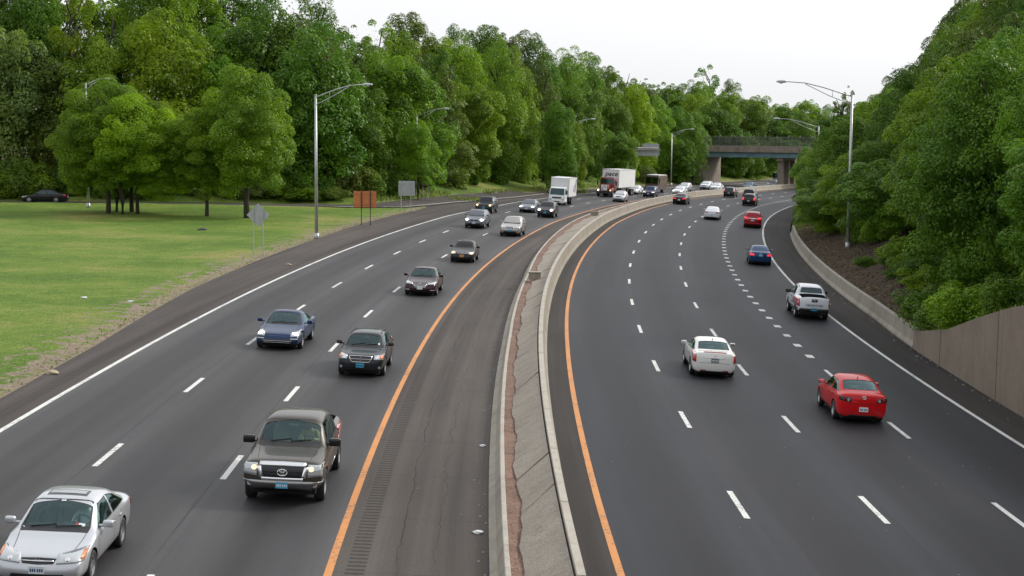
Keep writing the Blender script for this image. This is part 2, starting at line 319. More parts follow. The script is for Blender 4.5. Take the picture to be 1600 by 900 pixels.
# ------------------------------------------------------------------ object helpers
def tag(o, label=None, cat=None, group=None, kind=None):
    if label: o['label'] = label
    if cat: o['category'] = cat
    if group: o['group'] = group
    if kind: o['kind'] = kind
    return o
def mesh_obj(name, verts, faces, mat, parent=None, smooth=False, mats=None, fm=None):
    me = bpy.data.meshes.new(name); me.from_pydata([tuple(v) for v in verts], [], faces); me.update()
    for m_ in (mats or [mat]): me.materials.append(m_)
    if fm is not None: me.polygons.foreach_set('material_index', fm)
    if smooth: me.polygons.foreach_set('use_smooth', [True] * len(me.polygons))
    o = bpy.data.objects.new(name, me); COL.objects.link(o)
    if parent: o.parent = parent
    return o
def empty(name, loc=(0, 0, 0), rz=0.0):
    o = bpy.data.objects.new(name, None); COL.objects.link(o); o.location = loc; o.rotation_euler = (0, 0, rz); o.empty_display_size = .5; return o
def copy_tree(o, parent=None):
    c = o.copy(); COL.objects.link(c); c.parent = parent
    for ch in list(o.children): copy_tree(ch, c)
    return c
class MB:
    def __init__(s): s.v = []; s.f = []; s.m = []
    def add(s, v, f, mi=0):
        b = len(s.v); s.v += [tuple(p) for p in v]; s.f += [tuple(i + b for i in q) for q in f]; s.m += [mi] * len(f)
    def box(s, c, d, rz=0.0, bev=0.0, mi=0, taper=1.0, rx=0.0):
        hx, hy, hz = d[0] / 2, d[1] / 2, d[2] / 2; v = []
        if bev <= 0:
            for z in (-1, 1):
                t = taper if z > 0 else 1
                for a, b in ((-1, -1), (1, -1), (1, 1), (-1, 1)): v.append(Vector((a * hx * t, b * hy * t, z * hz)))
            f = [(3, 2, 1, 0), (4, 5, 6, 7), (0, 1, 5, 4), (1, 2, 6, 5), (2, 3, 7, 6), (3, 0, 4, 7)]
        else:
            bm = bmesh.new(); r = bmesh.ops.create_cube(bm, size=1)
            for q in bm.verts: q.co = Vector((q.co.x * d[0] * (taper if q.co.z > 0 else 1), q.co.y * d[1] * (taper if q.co.z > 0 else 1), q.co.z * d[2]))
            bmesh.ops.bevel(bm, geom=bm.edges[:], offset=bev, segments=2, affect='EDGES', profile=.6)
            bm.verts.ensure_lookup_table(); v = [q.co.copy() for q in bm.verts]; f = [tuple(q.index for q in fc.verts) for fc in bm.faces]; bm.free()
        R = Matrix.Rotation(rz, 3, 'Z') @ Matrix.Rotation(rx, 3, 'X')
        s.add([R @ p + Vector(c) for p in v], f, mi)
    def tube(s, pts, rads, n=10, mi=0, cap=True):
        pts = [Vector(p) for p in pts]
        if not isinstance(rads, (list, tuple)): rads = [rads] * len(pts)
        v = []; f = []
        for i, p in enumerate(pts):
            t = (pts[min(i + 1, len(pts) - 1)] - pts[max(i - 1, 0)]).normalized()
            a = t.cross(Vector((0, 0, 1))); 
            if a.length < .05: a = t.cross(Vector((1, 0, 0)))
            a.normalize(); b = t.cross(a)
            for k in range(n):
                an = 2 * math.pi * k / n; v.append(p + (a * math.cos(an) + b * math.sin(an)) * rads[i])
        for i in range(len(pts) - 1):
            for k in range(n): f.append((i * n + k, i * n + (k + 1) % n, (i + 1) * n + (k + 1) % n, (i + 1) * n + k))
        if cap: f.append(tuple(range(n - 1, -1, -1))); f.append(tuple((len(pts) - 1) * n + k for k in range(n)))
        s.add(v, f, mi)
    def lathe(s, prof, c, axis='X', n=24, mi=0):
        v = []; f = []
        for (a, r) in prof:
            for k in range(n):
                t = 2 * math.pi * k / n
                if axis == 'X': q = (a, r * math.cos(t), r * math.sin(t))
                else: q = (r * math.cos(t), r * math.sin(t), a)
                v.append(Vector(q) + Vector(c))
        for i in range(len(prof) - 1):
            for k in range(n): f.append((i * n + k, i * n + (k + 1) % n, (i + 1) * n + (k + 1) % n, (i + 1) * n + k))
        s.add(v, f, mi)
    def build(s, name, mat, parent=None, smooth=False, mats=None):
        o = mesh_obj(name, s.v, s.f, mat, parent, smooth, mats, s.m if mats else None)
        return o
def fix_normals(o):
    bm = bmesh.new(); bm.from_mesh(o.data); bmesh.ops.recalc_face_normals(bm, faces=bm.faces[:]); bm.to_mesh(o.data); bm.free(); return o
def autosmooth(o, ang=35):
    me = o.data; me.polygons.foreach_set('use_smooth', [True] * len(me.polygons))
    bm = bmesh.new(); bm.from_mesh(me)
    for e in bm.edges:
        if len(e.link_faces) == 2 and e.calc_face_angle(0) > rad(ang): e.smooth = False
    bm.to_mesh(me); bm.free(); return o

# ------------------------------------------------------------------ road surfaces
def strip(name, side, fa, fb, s0, s1, mat, dz=0.0, ds=2.0, nu=2, label=None, cat=None, kind='structure', zf=None):
    n = max(1, int(math.ceil((s1 - s0) / ds))); v = []; f = []; uv = []
    for i in range(n + 1):
        s_ = s0 + (s1 - s0) * i / n; a = fa(s_) if callable(fa) else fa; b = fb(s_) if callable(fb) else fb
        for j in range(nu):
            o_ = a + (b - a) * j / (nu - 1); x, y = xy(s_, o_); z = (zf(s_, o_) if zf else zroad(s_, o_, side)) + dz
            v.append((x, y, z)); uv.append((o_, s_))
    for i in range(n):
        for j in range(nu - 1): f.append((i * nu + j, i * nu + j + 1, (i + 1) * nu + j + 1, (i + 1) * nu + j))
    o = mesh_obj(name, v, f, mat)
    lay = o.data.uv_layers.new(name='UVMap'); idx = np.zeros(len(o.data.loops), dtype=np.int32); o.data.loops.foreach_get('vertex_index', idx)
    lay.data.foreach_set('uv', np.array(uv, dtype=np.float32)[idx].ravel())
    tag(o, label, cat, None, kind); return o
YL, WL, YR, WR = -9.964, -20.97, -3.64, 11.08
def medl(s): return float(np.interp(s, [70, 100, 118, 137, 151, 175, 260, 400], [-6.52, -6.78, -7.24, -7.63, -7.89, -8.1, -7.2, -7.0]))
def lo_edge(s): return float(np.interp(s, [0, 52, 64, 86, 111, 142, 166, 177, 180, 183, 196, 210, 241, 400], [-22.6, -22.6, -22.9, -24.2, -24.8, -25.6, -25.7, -26.6, -29.5, -31.2, -28.9, -27.4, -26.2, -25.0]))
E0, E1 = -60, 600
strip('road', 0, WL, YL, E0, E1, M['road_l'], nu=4)
strip('shoulder', 0, YL, lambda s: medl(s) + .05, E0, E1, M['sh_li'], nu=3)
strip('shoulder', 0, lo_edge, WL, E0, E1, M['sh_lo'], nu=3)
strip('road', 1, YR, WR, E0, E1, M['road_r'], nu=4)
strip('shoulder', 1, -4.75, YR, E0, E1, M['sh_r'], nu=2)
def ro_edge(s): return float(np.interp(s, [57, 76, 90, 165, 175, 400], [12.95, 13.15, 13.55, 13.8, 13.9, 14.2]))
strip('shoulder', 1, WR, lambda s: ro_edge(s) + .02, E0, E1, M['sh_r'], nu=2)
# painted markings
def line(name, side, off, s0, s1, wd, mat, label=None):
    o = strip(name, side, lambda s: (off(s) if callable(off) else off) - wd / 2, lambda s: (off(s) if callable(off) else off) + wd / 2, s0, s1, mat, dz=.005, ds=1.5)
    return o
line('edge_line', 0, YL, E0, E1, .175, M['yellow_paint']); line('edge_line', 0, WL, E0, E1, .17, M['white_paint'])
line('edge_line', 1, lambda s: float(np.interp(s, [40, 50, 70, 110, 150, 200], [-3.70, -3.66, -3.60, -3.58, -3.62, -3.66])), E0, E1, .175, M['yellow_paint'])
line('edge_line', 1, WR, E0, E1, .17, M['white_paint'])
def dash(side, off, s, ln=3.05, wd=.16):
    strip('lane_dash', side, off - wd / 2, off + wd / 2, s - ln / 2, s + ln / 2, M['white_paint'], dz=.006, ds=1.1)
for k in range(-4, 28):
    dash(1, 0.0, 40.81 + 12.2 * k); dash(1, 3.64, 41.13 + 12.25 * k)
    dash(0, -17.16, 43.93 + 11.91 * k); dash(0, -13.57, 43.1 + 11.96 * k)
for s_ in (4.7, 16.9, 29.1, 41.3, 53.5, 65.7): dash(1, 7.35, s_)
for k in range(0, 62): dash(1, 7.35, 71.3 + 3.7 * k, .95, .34)

# ------------------------------------------------------------------ ramp and ground
RAMP = [(-260, 171), (-120, 169.5), (-60, 169.5), (-34, 170.5), (-22, 173), (-12, 178.5)] + [xy(s_, o_) for s_, o_ in ((190, -26.2), (200, -24.9), (215, -24.1), (232, -24.0))]
def smooth_poly(pts, n=6):
    out_ = []
    P_ = [Vector((a, b)) for a, b in pts]; P_ = [P_[0]] + P_ + [P_[-1]]
    for i in range(1, len(P_) - 2):
        for k in range(n):
            t = k / n; p0, p1, p2, p3 = P_[i - 1:i + 3]
            out_.append(.5 * ((2 * p1) + (p2 - p0) * t + (2 * p0 - 5 * p1 + 4 * p2 - p3) * t * t + (3 * p1 - p0 - 3 * p2 + p3) * t ** 3))
    out_.append(P_[-1]); return out_
RP = smooth_poly(RAMP, 5)
RW = [6.0 if p.x < -25 else 6.0 + (p.x + 25) * -.02 for p in RP]
FAR = []
for i, p in enumerate(RP):
    t = (RP[min(i + 1, len(RP) - 1)] - RP[max(i - 1, 0)]).normalized(); nrm = Vector((-t.y, t.x))
    FAR.append(p + nrm * (6.5 if p.x < -14 else max(2.5, 6.5 - (p.x + 14) * .22)))
EDGE = np.array([(p.x, p.y) for p in FAR if p.x < -8] + [xy(s_, lo_edge(s_) - .6) for s_ in range(196, 600, 12)])
def bank_d(x, y):
    """signed distance beyond the far edge of ramp / road (positive on the wooded side)"""
    a = EDGE[:-1]; b = EDGE[1:]; p = np.array((x, y)); ab = b - a; t = np.clip(((p - a) * ab).sum(1) / (ab ** 2).sum(1), 0, 1)
    q = a + ab * t[:, None]; d2 = ((p - q) ** 2).sum(1); i = int(np.argmin(d2)); cr = ab[i][0] * (p - a[i])[1] - ab[i][1] * (p - a[i])[0]
    sg = 1 if cr > 0 else -1
    s_, o_ = so_of(x, y)
    if s_ > 200: sg = 1 if o_ < lo_edge(s_) - .6 else -1
    elif o_ > -24: sg = -1
    return math.sqrt(d2[i]) * sg
def bank_h(d):
    if d <= 0: return 0
    if d < 14: return 3.4 * (d / 14) ** 1.15
    return 3.4 + min(3.0, (d - 14) * .06)
def wallh(s): return float(np.interp(s, [-60, 20, 50, 57, 60, 65, 70, 76, 78], [7.0, 6.2, 5.0, 4.3, 3.85, 2.85, 1.75, .95, .92]))
def hash2(x, y): return math.sin(x * 1.7 + 1.3 * math.sin(y * .9)) * math.cos(y * 1.3 + .7 * math.sin(x * 1.1))
def zground(s, off, x=None, y=None):
    if x is None: x, y = xy(s, off)
    if off < -5:
        e = lo_edge(s); base = zl(s, e); d = e - off
        z = base - .03 + min(.45, d * .016) + .05 * hash2(x * .5, y * .5) * min(1, max(0, d - .5))
        b = bank_d(x, y)
        if -15 < b < -6.6 and x < -13: z += .28 * (1 - abs(b + 8.6) / 6.4 if b < -8.6 else (-6.6 - b) / 2.0) * min(1, (-13 - x) / 14)
        return z + bank_h(b)
    e = ro_edge(s); base = zr(s, e); d = off - e
    if s < 78: z0 = wallh(s) - .15
    else: z0 = float(np.interp(s, [78, 150, 163, 172], [.78, .7, .55, .0]))
    up = float(np.interp(d, [0, .35, 6, 14, 30, 80], [0, 0, 1.9, 4.2, 6.5, 8.0]))
    return base + z0 + up + .1 * hash2(x * .7, y * .7) * min(1, d)
def terrain(name, offs, svals, side):
    v = []; f = []; dirt = []; n = len(offs)
    for s_ in svals:
        for k, g in enumerate(offs):
            e = lo_edge(s_) if side == 0 else ro_edge(s_) + .25
            o_ = e - g if side == 0 else e + g
            x, y = xy(s_, o_); z = zground(s_, o_, x, y)
            if side == 0 and g < .01: z = zl(s_, e) + .003
            v.append((x, y, z))
            if side == 0:
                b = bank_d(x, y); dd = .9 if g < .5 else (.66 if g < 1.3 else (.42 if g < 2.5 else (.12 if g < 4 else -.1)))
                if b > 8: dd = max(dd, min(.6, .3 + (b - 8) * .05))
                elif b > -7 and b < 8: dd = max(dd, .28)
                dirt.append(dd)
            else:
                dirt.append(float(np.interp(s_, [50, 78, 84, 140, 160, 168], [.3, .2, .85, .9, .35, .1])) if g < 9 else .7)
    m_ = len(svals)
    for i in range(m_ - 1):
        for k in range(n - 1):
            q = (i * n + k, i * n + k + 1, (i + 1) * n + k + 1, (i + 1) * n + k)
            f.append(q if side == 1 else q[::-1])
    o = mesh_obj(name, v, f, M['grass'], smooth=True)
    at = o.data.attributes.new('dirt', 'FLOAT', 'POINT'); at.data.foreach_set('value', np.array(dirt, dtype=np.float32))
    at = o.data.attributes.new('pale', 'FLOAT', 'POINT'); at.data.foreach_set('value', np.array([1.0 if (side == 0 and g < 5) else 0.0 for s_ in svals for g in offs], dtype=np.float32))
    tag(o, kind='structure'); return o
sv = list(np.arange(-60, 40, 6.0)) + list(np.arange(40, 260, 1.5)) + list(np.arange(260, 601, 6.0))
terrain('grass_verge', [0, .2, .5, 1, 1.6, 2.4, 3.4, 4.6, 6] + list(np.arange(8, 80, 2.5)) + [85, 100, 130, 170, 230, 320], sv, 0)
terrain('embankment', [0, .3, .7, 1.2, 2, 3, 4, 5, 6.5, 8, 10, 12, 15, 18, 24, 30, 40, 60, 90, 130], sv, 1)
g_ = mesh_obj('ground', [(-3000, -600, -7), (3000, -600, -7), (3000, 4200, -7), (-3000, 4200, -7)], [(0, 1, 2, 3)], M['grass']); tag(g_, kind='structure')
# ramp pavement laid on the verge
def rampz(s_, o_, q):
    e = lo_edge(s_)
    if o_ > e: return zl(s_, o_)
    return zground(s_, o_, q.x, q.y) + .03
v = []; f = []
for i, p in enumerate(RP):
    t = (RP[min(i + 1, len(RP) - 1)] - RP[max(i - 1, 0)]).normalized(); nrm = Vector((-t.y, t.x))
    for j in range(4):
        q = p + nrm * (-.4 + (RW[i] + .4) * j / 3); s_, o_ = so_of(q.x, q.y); v.append((q.x, q.y, rampz(s_, o_, q) + .05))
for i in range(len(RP) - 1):
    for j in range(3): f.append((i * 4 + j, (i + 1) * 4 + j, (i + 1) * 4 + j + 1, i * 4 + j + 1)[::-1])
o = mesh_obj('ramp', v, f, M['sh_lo']); lay = o.data.uv_layers.new(name='UVMap')
idx = np.zeros(len(o.data.loops), dtype=np.int32); o.data.loops.foreach_get('vertex_index', idx)
lay.data.foreach_set('uv', np.array([(a[1] * .5, a[0]) for a in v], dtype=np.float32)[idx].ravel()); tag(o, kind='structure')
v = []; f = []
for i, p in enumerate(RP):
    t = (RP[min(i + 1, len(RP) - 1)] - RP[max(i - 1, 0)]).normalized(); nrm = Vector((-t.y, t.x))
    for j in range(2):
        q = p + nrm * (.25 + .22 * j); s_, o_ = so_of(q.x, q.y); v.append((q.x, q.y, rampz(s_, o_, q) + .07))
for i in range(len(RP) - 1): f.append((i * 2, i * 2 + 1, i * 2 + 3, i * 2 + 2))
tag(mesh_obj('edge_line', v, f, M['white_paint']), kind='structure')

# ------------------------------------------------------------------ sweeps along the road
def sweep(name, side, prof, s0, s1, mat, ds=2.0, parent=None, mats=None, fmi=None, cap=True, hscale=None):
    """prof: list of (off(s) or number, height) open or closed section"""
    n = max(1, int(math.ceil((s1 - s0) / ds))); v = []; f = []; m_ = []; k = len(prof)
    for i in range(n + 1):
        s_ = s0 + (s1 - s0) * i / n
        base = None
        for (a, h) in prof:
            a_ = a(s_) if callable(a) else a; h_ = h(s_) if callable(h) else h
            x, y = xy(s_, a_); v.append((x, y, zroad(s_, a_, side) + h_))
    for i in range(n):
        for j in range(k - 1): f.append((i * k + j, (i + 1) * k + j, (i + 1) * k + j + 1, i * k + j + 1)); m_.append(fmi[j] if fmi else 0)
    if cap: f.append(tuple(range(k))); m_.append(0); f.append(tuple(n * k + q for q in range(k - 1, -1, -1))); m_.append(0)
    o = mesh_obj(name, v, f, mat, parent, mats=mats, fm=m_ if mats else None); fix_normals(o); return o

# median: low barrier on the left, slabs, taller wall on the right
ML = lambda d: (lambda s: medl(s) + d)
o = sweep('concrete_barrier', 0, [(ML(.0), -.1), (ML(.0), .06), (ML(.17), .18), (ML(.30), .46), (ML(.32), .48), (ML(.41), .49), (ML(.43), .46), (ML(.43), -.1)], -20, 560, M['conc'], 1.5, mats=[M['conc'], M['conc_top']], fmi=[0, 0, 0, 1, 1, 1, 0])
tag(o, 'low concrete curb barrier along the left edge of the median beside the brown shoulder', 'barrier')
RB = -4.50
segs = []
# joints in the tall wall: short gaps every six metres cut as thin dark recess strips
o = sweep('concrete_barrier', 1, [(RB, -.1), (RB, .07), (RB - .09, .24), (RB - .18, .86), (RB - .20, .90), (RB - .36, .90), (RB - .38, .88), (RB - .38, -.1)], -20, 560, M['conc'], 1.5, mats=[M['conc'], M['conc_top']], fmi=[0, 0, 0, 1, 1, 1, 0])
tag(o, 'tall concrete median wall curving beside the yellow line of the right carriageway', 'barrier')
for k in range(60):
    s_ = 24 + k * 6.1
    j = sweep('joint', 1, [(RB - .09 + .004, .24), (RB - .16 + .004, .86), (RB - .19, .904), (RB - .37, .904)], s_, s_ + .035, M['well'], 1, parent=o, cap=False)
# soil strip
strip('soil', 0, ML(.42), lambda s: medl(s) + float(np.interp(s, [60, 120, 160], [.95, 1.4, 1.85])), -20, 400, M['soil'], ds=1.5, nu=3, zf=lambda s, q: zl(s, medl(s) + .5) + .455 + .03 * hash2(s * 3, q * 9))
# slabs with cracks between them
random.seed(4)
cr = [-20, -9, 2, 13.5, 24.5, 37.2, 41.0, 55.0, 62.5, 71.5, 77.5, 84, 92, 100.5, 107, 115, 123, 131, 139, 148, 157, 168]
cr += list(np.arange(180, 400, 12.0))
mb = MB()
for i in range(len(cr) - 1):
    a, b = cr[i] + .05, cr[i + 1] - .04
    if i in (5, 8, 10, 12, 14): b -= .13
    tl_, tr_ = random.uniform(-.012, .02), random.uniform(-.02, .03); sk = 1.1 if i < 12 else .6
    n = max(2, int((b - a) / .4)); vv = []; ff = []
    for k in range(n + 1):
        t = k / n
        for side_, oo in ((0, None), (1, None)):
            # left edge / right edge, cracks run on a slant
            s_ = a + (b - a) * t
            if side_ == 0: q = medl(s_) + float(np.interp(s_, [60, 120, 160], [.74, .9, 1.2])) + .06 * math.sin(s_ * .7) + .025 * math.sin(s_ * 2.3 + 1) + .012 * math.sin(s_ * 5.1); s2 = s_; z = zl(s_, medl(s_)) + .47 + tl_
            else: q = RB - .42; s2 = s_ + sk; z = zr(s2, q) + (.84 if s_ < 60 else max(.62, .84 - (s_ - 60) * .006)) + tr_
            x, y = xy(s2, q); vv.append((x, y, z)); vv.append((x, y, z - .3))
    for k in range(n):
        o_ = k * 4; ff += [(o_, o_ + 2, o_ + 6, o_ + 4), (o_, o_ + 4, o_ + 5, o_ + 1), (o_ + 2, o_ + 3, o_ + 7, o_ + 6)]
    ff += [(0, 1, 3, 2), (n * 4, n * 4 + 2, n * 4 + 3, n * 4 + 1)]
    mb.add(vv, ff)
o = mb.build('median', M['slab']); fix_normals(o); tag(o, kind='structure')
strip('median', 0, ML(.5), lambda s: RB - .4, -20, 400, M['well'], ds=3, zf=lambda s, q: zl(s, medl(s)) + .15)
# junction block on the median
def med_block(s_, q, d, label):
    x, y = xy(s_, q); z = zr(s_, RB) + .5
    r = empty('lamp_base', (x, y, z), -hd(s_)); b = MB(); b.box((0, 0, .14), (d, d * .8, .42), bev=.02); b.build('block', M['conc'], r)
    b = MB(); b.box((0, 0, .37), (d + .1, d * .8 + .1, .06), bev=.01); b.build('lid', M['conc'], r)
    b = MB(); b.box((-d / 2 - .01, 0, .12), (.03, .3, .2), bev=.005); b.build('hatch', M['conc_top'], r)
    tag(r, label, 'lamp base', 'blocks on the median')
med_block(95.3, -5.75, .72, 'concrete block with grey metal lid on the cracked median slabs, nearer of the two')
med_block(166.5, -6.4, .8, 'small dark concrete block against the far part of the median wall')

# right side barrier and retaining wall
RE = lambda d: (lambda s: ro_edge(s) + d)
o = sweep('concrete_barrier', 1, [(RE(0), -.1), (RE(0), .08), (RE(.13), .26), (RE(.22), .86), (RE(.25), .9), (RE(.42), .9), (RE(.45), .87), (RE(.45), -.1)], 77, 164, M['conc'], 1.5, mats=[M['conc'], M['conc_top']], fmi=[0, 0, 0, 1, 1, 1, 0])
tag(o, 'concrete barrier along the right shoulder below the wooded bank', 'barrier')
for k in range(11): sweep('joint', 1, [(RE(.13 - .004), .26), (RE(.22 - .004), .86), (RE(.25), .904), (RE(.42), .904)], 83 + k * 7.3, 83.05 + k * 7.3, M['well'], 1, parent=o, cap=False)
o = sweep('retaining_wall', 1, [(RE(.0), -.1), (RE(.03), wallh), (RE(.40), wallh), (RE(.40), -.1)], -20, 76.9, M['conc_wall'], 1.0)
tag(o, 'tall stained brown concrete retaining wall rising towards the right edge', 'wall')
for s_ in (2, 14, 26, 38, 50, 57.7 + 3.9, 71):
    sweep('joint', 1, [(RE(-.004), -.05), (RE(.026), lambda s: wallh(s) + .003)], s_, s_ + .05, M['well'], 1, parent=o, cap=False)

# ------------------------------------------------------------------ vehicles
CARCACHE = {}
def car_cage(p):
    """closed control cage of a car body; x runs from the nose to the tail"""
    L_, W, H = p['L'], p['W'] / 2, p['H']; xa = p['foh']; zb = p.get('zb', .2)
    hf, hc, xc, xr1, xr2, zr2, xd, zd, zt = p['hf'], p['hc'], p['xc'], p['xr1'], p['xr2'], p['zr2'], p['xd'], p['zd'], p['zt']
    zs1, zs2 = p['zs1'], p['zs2']; wr = p.get('wr', .74)
    def belt(x): return float(np.interp(x, [0.2, xc, xd, L_], [hf - .07, zs1, zs2, min(zt, zs2) - .04]))
    st = []  # x, width factor, zb, belt z, top z, upper half width, cabin flag
    nw = p.get('nose', .84)
    st.append((.06, nw, zb + .04, hf - .12, hf - .05, .66, 0))
    st.append((.16, nw + .07, zb, hf - .07, hf, .72, 0))
    st.append((.42, .975, zb, belt(.42), hf + (hc - hf) * .28, .76, 0))
    st.append((xa + .05, .992, zb, belt(xa), hf + (hc - hf) * .62, .78, 0))
    st.append((xc - .14, 1.0, zb, belt(xc - .14), hc, .80, 0))
    st.append((xc + .03, 1.0, zb, belt(xc), hc + .02, .83, 0))
    def up(t): return .83 + (wr - .83) * t
    z1 = H - .035
    for t in (.33, .72): st.append((xc + (xr1 - xc) * t, 1.0, zb, belt(xc + (xr1 - xc) * t), hc + (z1 - hc) * (t * 1.06 if t < .5 else t * 1.03), up(t), 1))
    st.append((xr1 + .04, 1.0, zb, belt(xr1), z1, wr, 1))
    st.append(((xr1 * .55 + xr2 * .45), 1.0, zb, belt((xr1 + xr2) / 2), H, wr, 1))
    st.append((xr2, .995, zb, belt(xr2), zr2, wr * .985, 1))
    if p['deck']:
        for t in (.35, .75): st.append((xr2 + (xd - xr2) * t, .99, zb, belt(xr2), zr2 + (zd - zr2) * (t ** 1.15), wr * .985 + (.80 - wr * .985) * t, 1))
        st.append((xd, .985, zb, belt(xd), zd, .79, 0))
        st.append((xd + (L_ - xd) * .45, .975, zb, belt(xd), (zd + zt) / 2 + .01, .77, 0))
        st.append((L_ - .16, .93, zb, zt - .10, zt, .76, 0)); st.append((L_ - .05, .87, zb + .06, zt - .13, zt - .035, .74, 0))
    else:
        xe = L_ - .30
        for t in (.5, .92): st.append((xr2 + (xe - xr2) * t, .985 - .01 * t, zb, belt(xe), zr2 + (zd - zr2) * t ** 1.3, wr * .985 + (.84 - wr) * t * .6, 1))
        st.append((L_ - .17, .95, zb, zs2 - .02, zd - .06, .80, 0)); st.append((L_ - .06, .90, zb + .06, zs2 - .12, zd - .16, .78, 0))
    v = []; K = 9
    ring = []
    for (x, wf, b, zs, zt_, uw, cab) in st:
        w_ = W * wf
        zs = min(zs, zt_ - .02)
        rows = [(0, b), (.78 * w_, b), (.965 * w_, b + .07), (1.0 * w_, b + (zs - b) * .52), (.99 * w_, zs - .07), (.945 * w_, zs)]
        if cab:
            uy = W * uw; rows += [(uy, zt_ - .055), (uy * .62, zt_ - .012), (0, zt_)]
        else:
            uy = min(W * uw, .86 * w_); rows += [(uy, zs + (zt_ - zs) * .7), (uy * .55, zt_ - .008), (0, zt_)]
        ring.append([(x, y, z) for y, z in rows])
    # nose shape: rows recede towards the top, corners sweep back
    def shape_end(r, sgn, lean):
        o_ = []
        for k, (x, y, z) in enumerate(r):
            o_.append((x + sgn * lean[k], y, z))
        return o_
    ring[0] = shape_end(ring[0], 1, [.06, .05, .02, 0, .03, .07, .10, .11, .11]); ring[-1] = shape_end(ring[-1], -1, [.05, .04, .02, 0, .02, .04, .05, .05, .05])
    faces = []; nv = 0; idx = []
    for r in ring:
        a = []
        for (x, y, z) in r: v.append((x, y, z)); a.append(len(v) - 1)
        bq = [a[0]]
        for (x, y, z) in r[1:-1]: v.append((x, -y, z)); bq.append(len(v) - 1)
        bq.append(a[-1]); idx.append((a, bq))
    for i in range(len(ring) - 1):
        for k in range(K - 1):
            a0, b0 = idx[i]; a1, b1 = idx[i + 1]
            faces.append((a0[k], a0[k + 1], a1[k + 1], a1[k])); faces.append((b0[k + 1], b0[k], b1[k], b1[k + 1]))
    # end caps with a centre column bowed outwards
    for e, sgn in ((0, -1), (len(ring) - 1, 1)):
        a, bq = idx[e]; bow = p.get('bow', .12) if e == 0 else p.get('rbow', .07); c = []
        for k in range(1, K - 1):
            x, y, z = v[a[k]]; v.append((x + sgn * bow * (1 if 1 < k < 7 else .6), 0, z)); c.append(len(v) - 1)
        c = [a[0]] + c + [a[-1]]
        for k in range(K - 1):
            if k == 0: q1 = (a[0], c[1], a[1]); q2 = (a[0], bq[1], c[1])
            elif k == K - 2: q1 = (a[k], c[k], a[k + 1]); q2 = (bq[k], bq[k + 1], c[k])
            else: q1 = (a[k], c[k], c[k + 1], a[k + 1]); q2 = (c[k], bq[k], bq[k + 1], c[k + 1])
            if e == 0: faces += [q1, q2]
            else: faces += [q1[::-1], q2[::-1]]
    return v, faces, st, belt
def tl(x, y, z, L_): return (y, L_ / 2 - x, z)      # car frame -> object frame (forward = +Y)
def eval_mesh(o):
    dg = bpy.context.evaluated_depsgraph_get(); return bpy.data.meshes.new_from_object(o.evaluated_get(dg))
def make_body(p):
    v, f, st, belt = car_cage(p); me = bpy.data.meshes.new('body'); me.from_pydata(v, [], f)
    bm = bmesh.new(); bm.from_mesh(me); bmesh.ops.recalc_face_normals(bm, faces=bm.faces[:])
    cl = bm.edges.layers.float.new('crease_edge')
    for e in bm.edges:
        a, b = e.verts; m_ = (a.co + b.co) / 2
        if abs(a.co.x - b.co.x) < .02:   # rings
            if abs(m_.x - (p['xc'] + .03)) < .02 and m_.z > p['hc'] - .06: e[cl] = .75
            if abs(m_.x - (p['xr1'] + .04)) < .02 and m_.z > p['H'] - .12: e[cl] = .25
        if m_.z < p.get('zb', .2) + .03: e[cl] = max(e[cl], .5)
    bm.to_mesh(me); bm.free()
    o = bpy.data.objects.new('body', me); COL.objects.link(o)
    sm = o.modifiers.new('s', 'SUBSURF'); sm.levels = 3; sm.render_levels = 3
    # wheel wells
    mb = MB(); r = p['r'] + .055; W = p['W'] / 2
    cm = bpy.data.meshes.new('cut'); bmc = bmesh.new()
    for ax in (p['foh'], p['foh'] + p['wb']):
        for sg in (-1, 1):
            bmesh.ops.create_cone(bmc, cap_ends=True, segments=40, radius1=r, radius2=r, depth=.46, matrix=Matrix.Translation((ax, sg * (W - .08), p['r'])) @ Matrix.Rotation(math.pi / 2, 4, 'X'))
    if p.get('bed'):
        bx0, bx1, bhw, bz = p['bed']; bmesh.ops.create_cube(bmc, size=1, matrix=Matrix.Translation(((bx0 + bx1) / 2, 0, bz + 1.0)) @ Matrix.Diagonal((bx1 - bx0, bhw * 2, 2.0, 1)))
    bmc.to_mesh(cm); bmc.free()
    cm.materials.append(None); cm.materials.append(None)
    cm.polygons.foreach_set('material_index', [1] * len(cm.polygons))
    me.materials.append(M['black']); me.materials.append(M['well'])
    co = bpy.data.objects.new('cut', cm); COL.objects.link(co)
    bo = o.modifiers.new('b', 'BOOLEAN'); bo.object = co; bo.operation = 'DIFFERENCE'; bo.solver = 'EXACT'
    res = eval_mesh(o)
    if len(res.polygons) < 500:
        o.modifiers.remove(bo); res = eval_mesh(o); print('boolean failed')
    bpy.data.objects.remove(co); bpy.data.objects.remove(o)
    return res, st, belt
def resample(poly, n):
    pts = [Vector(q) for q in poly]; d = [0]
    for a, b in zip(pts[:-1], pts[1:]): d.append(d[-1] + (b - a).length)
    out_ = []
    for i in range(n + 1):
        t = d[-1] * i / n; k = 0
        while k < len(d) - 2 and d[k + 1] < t: k += 1
        q = (t - d[k]) / max(1e-9, d[k + 1] - d[k]); out_.append(pts[k].lerp(pts[k + 1], min(max(q, 0), 1)))
    return out_
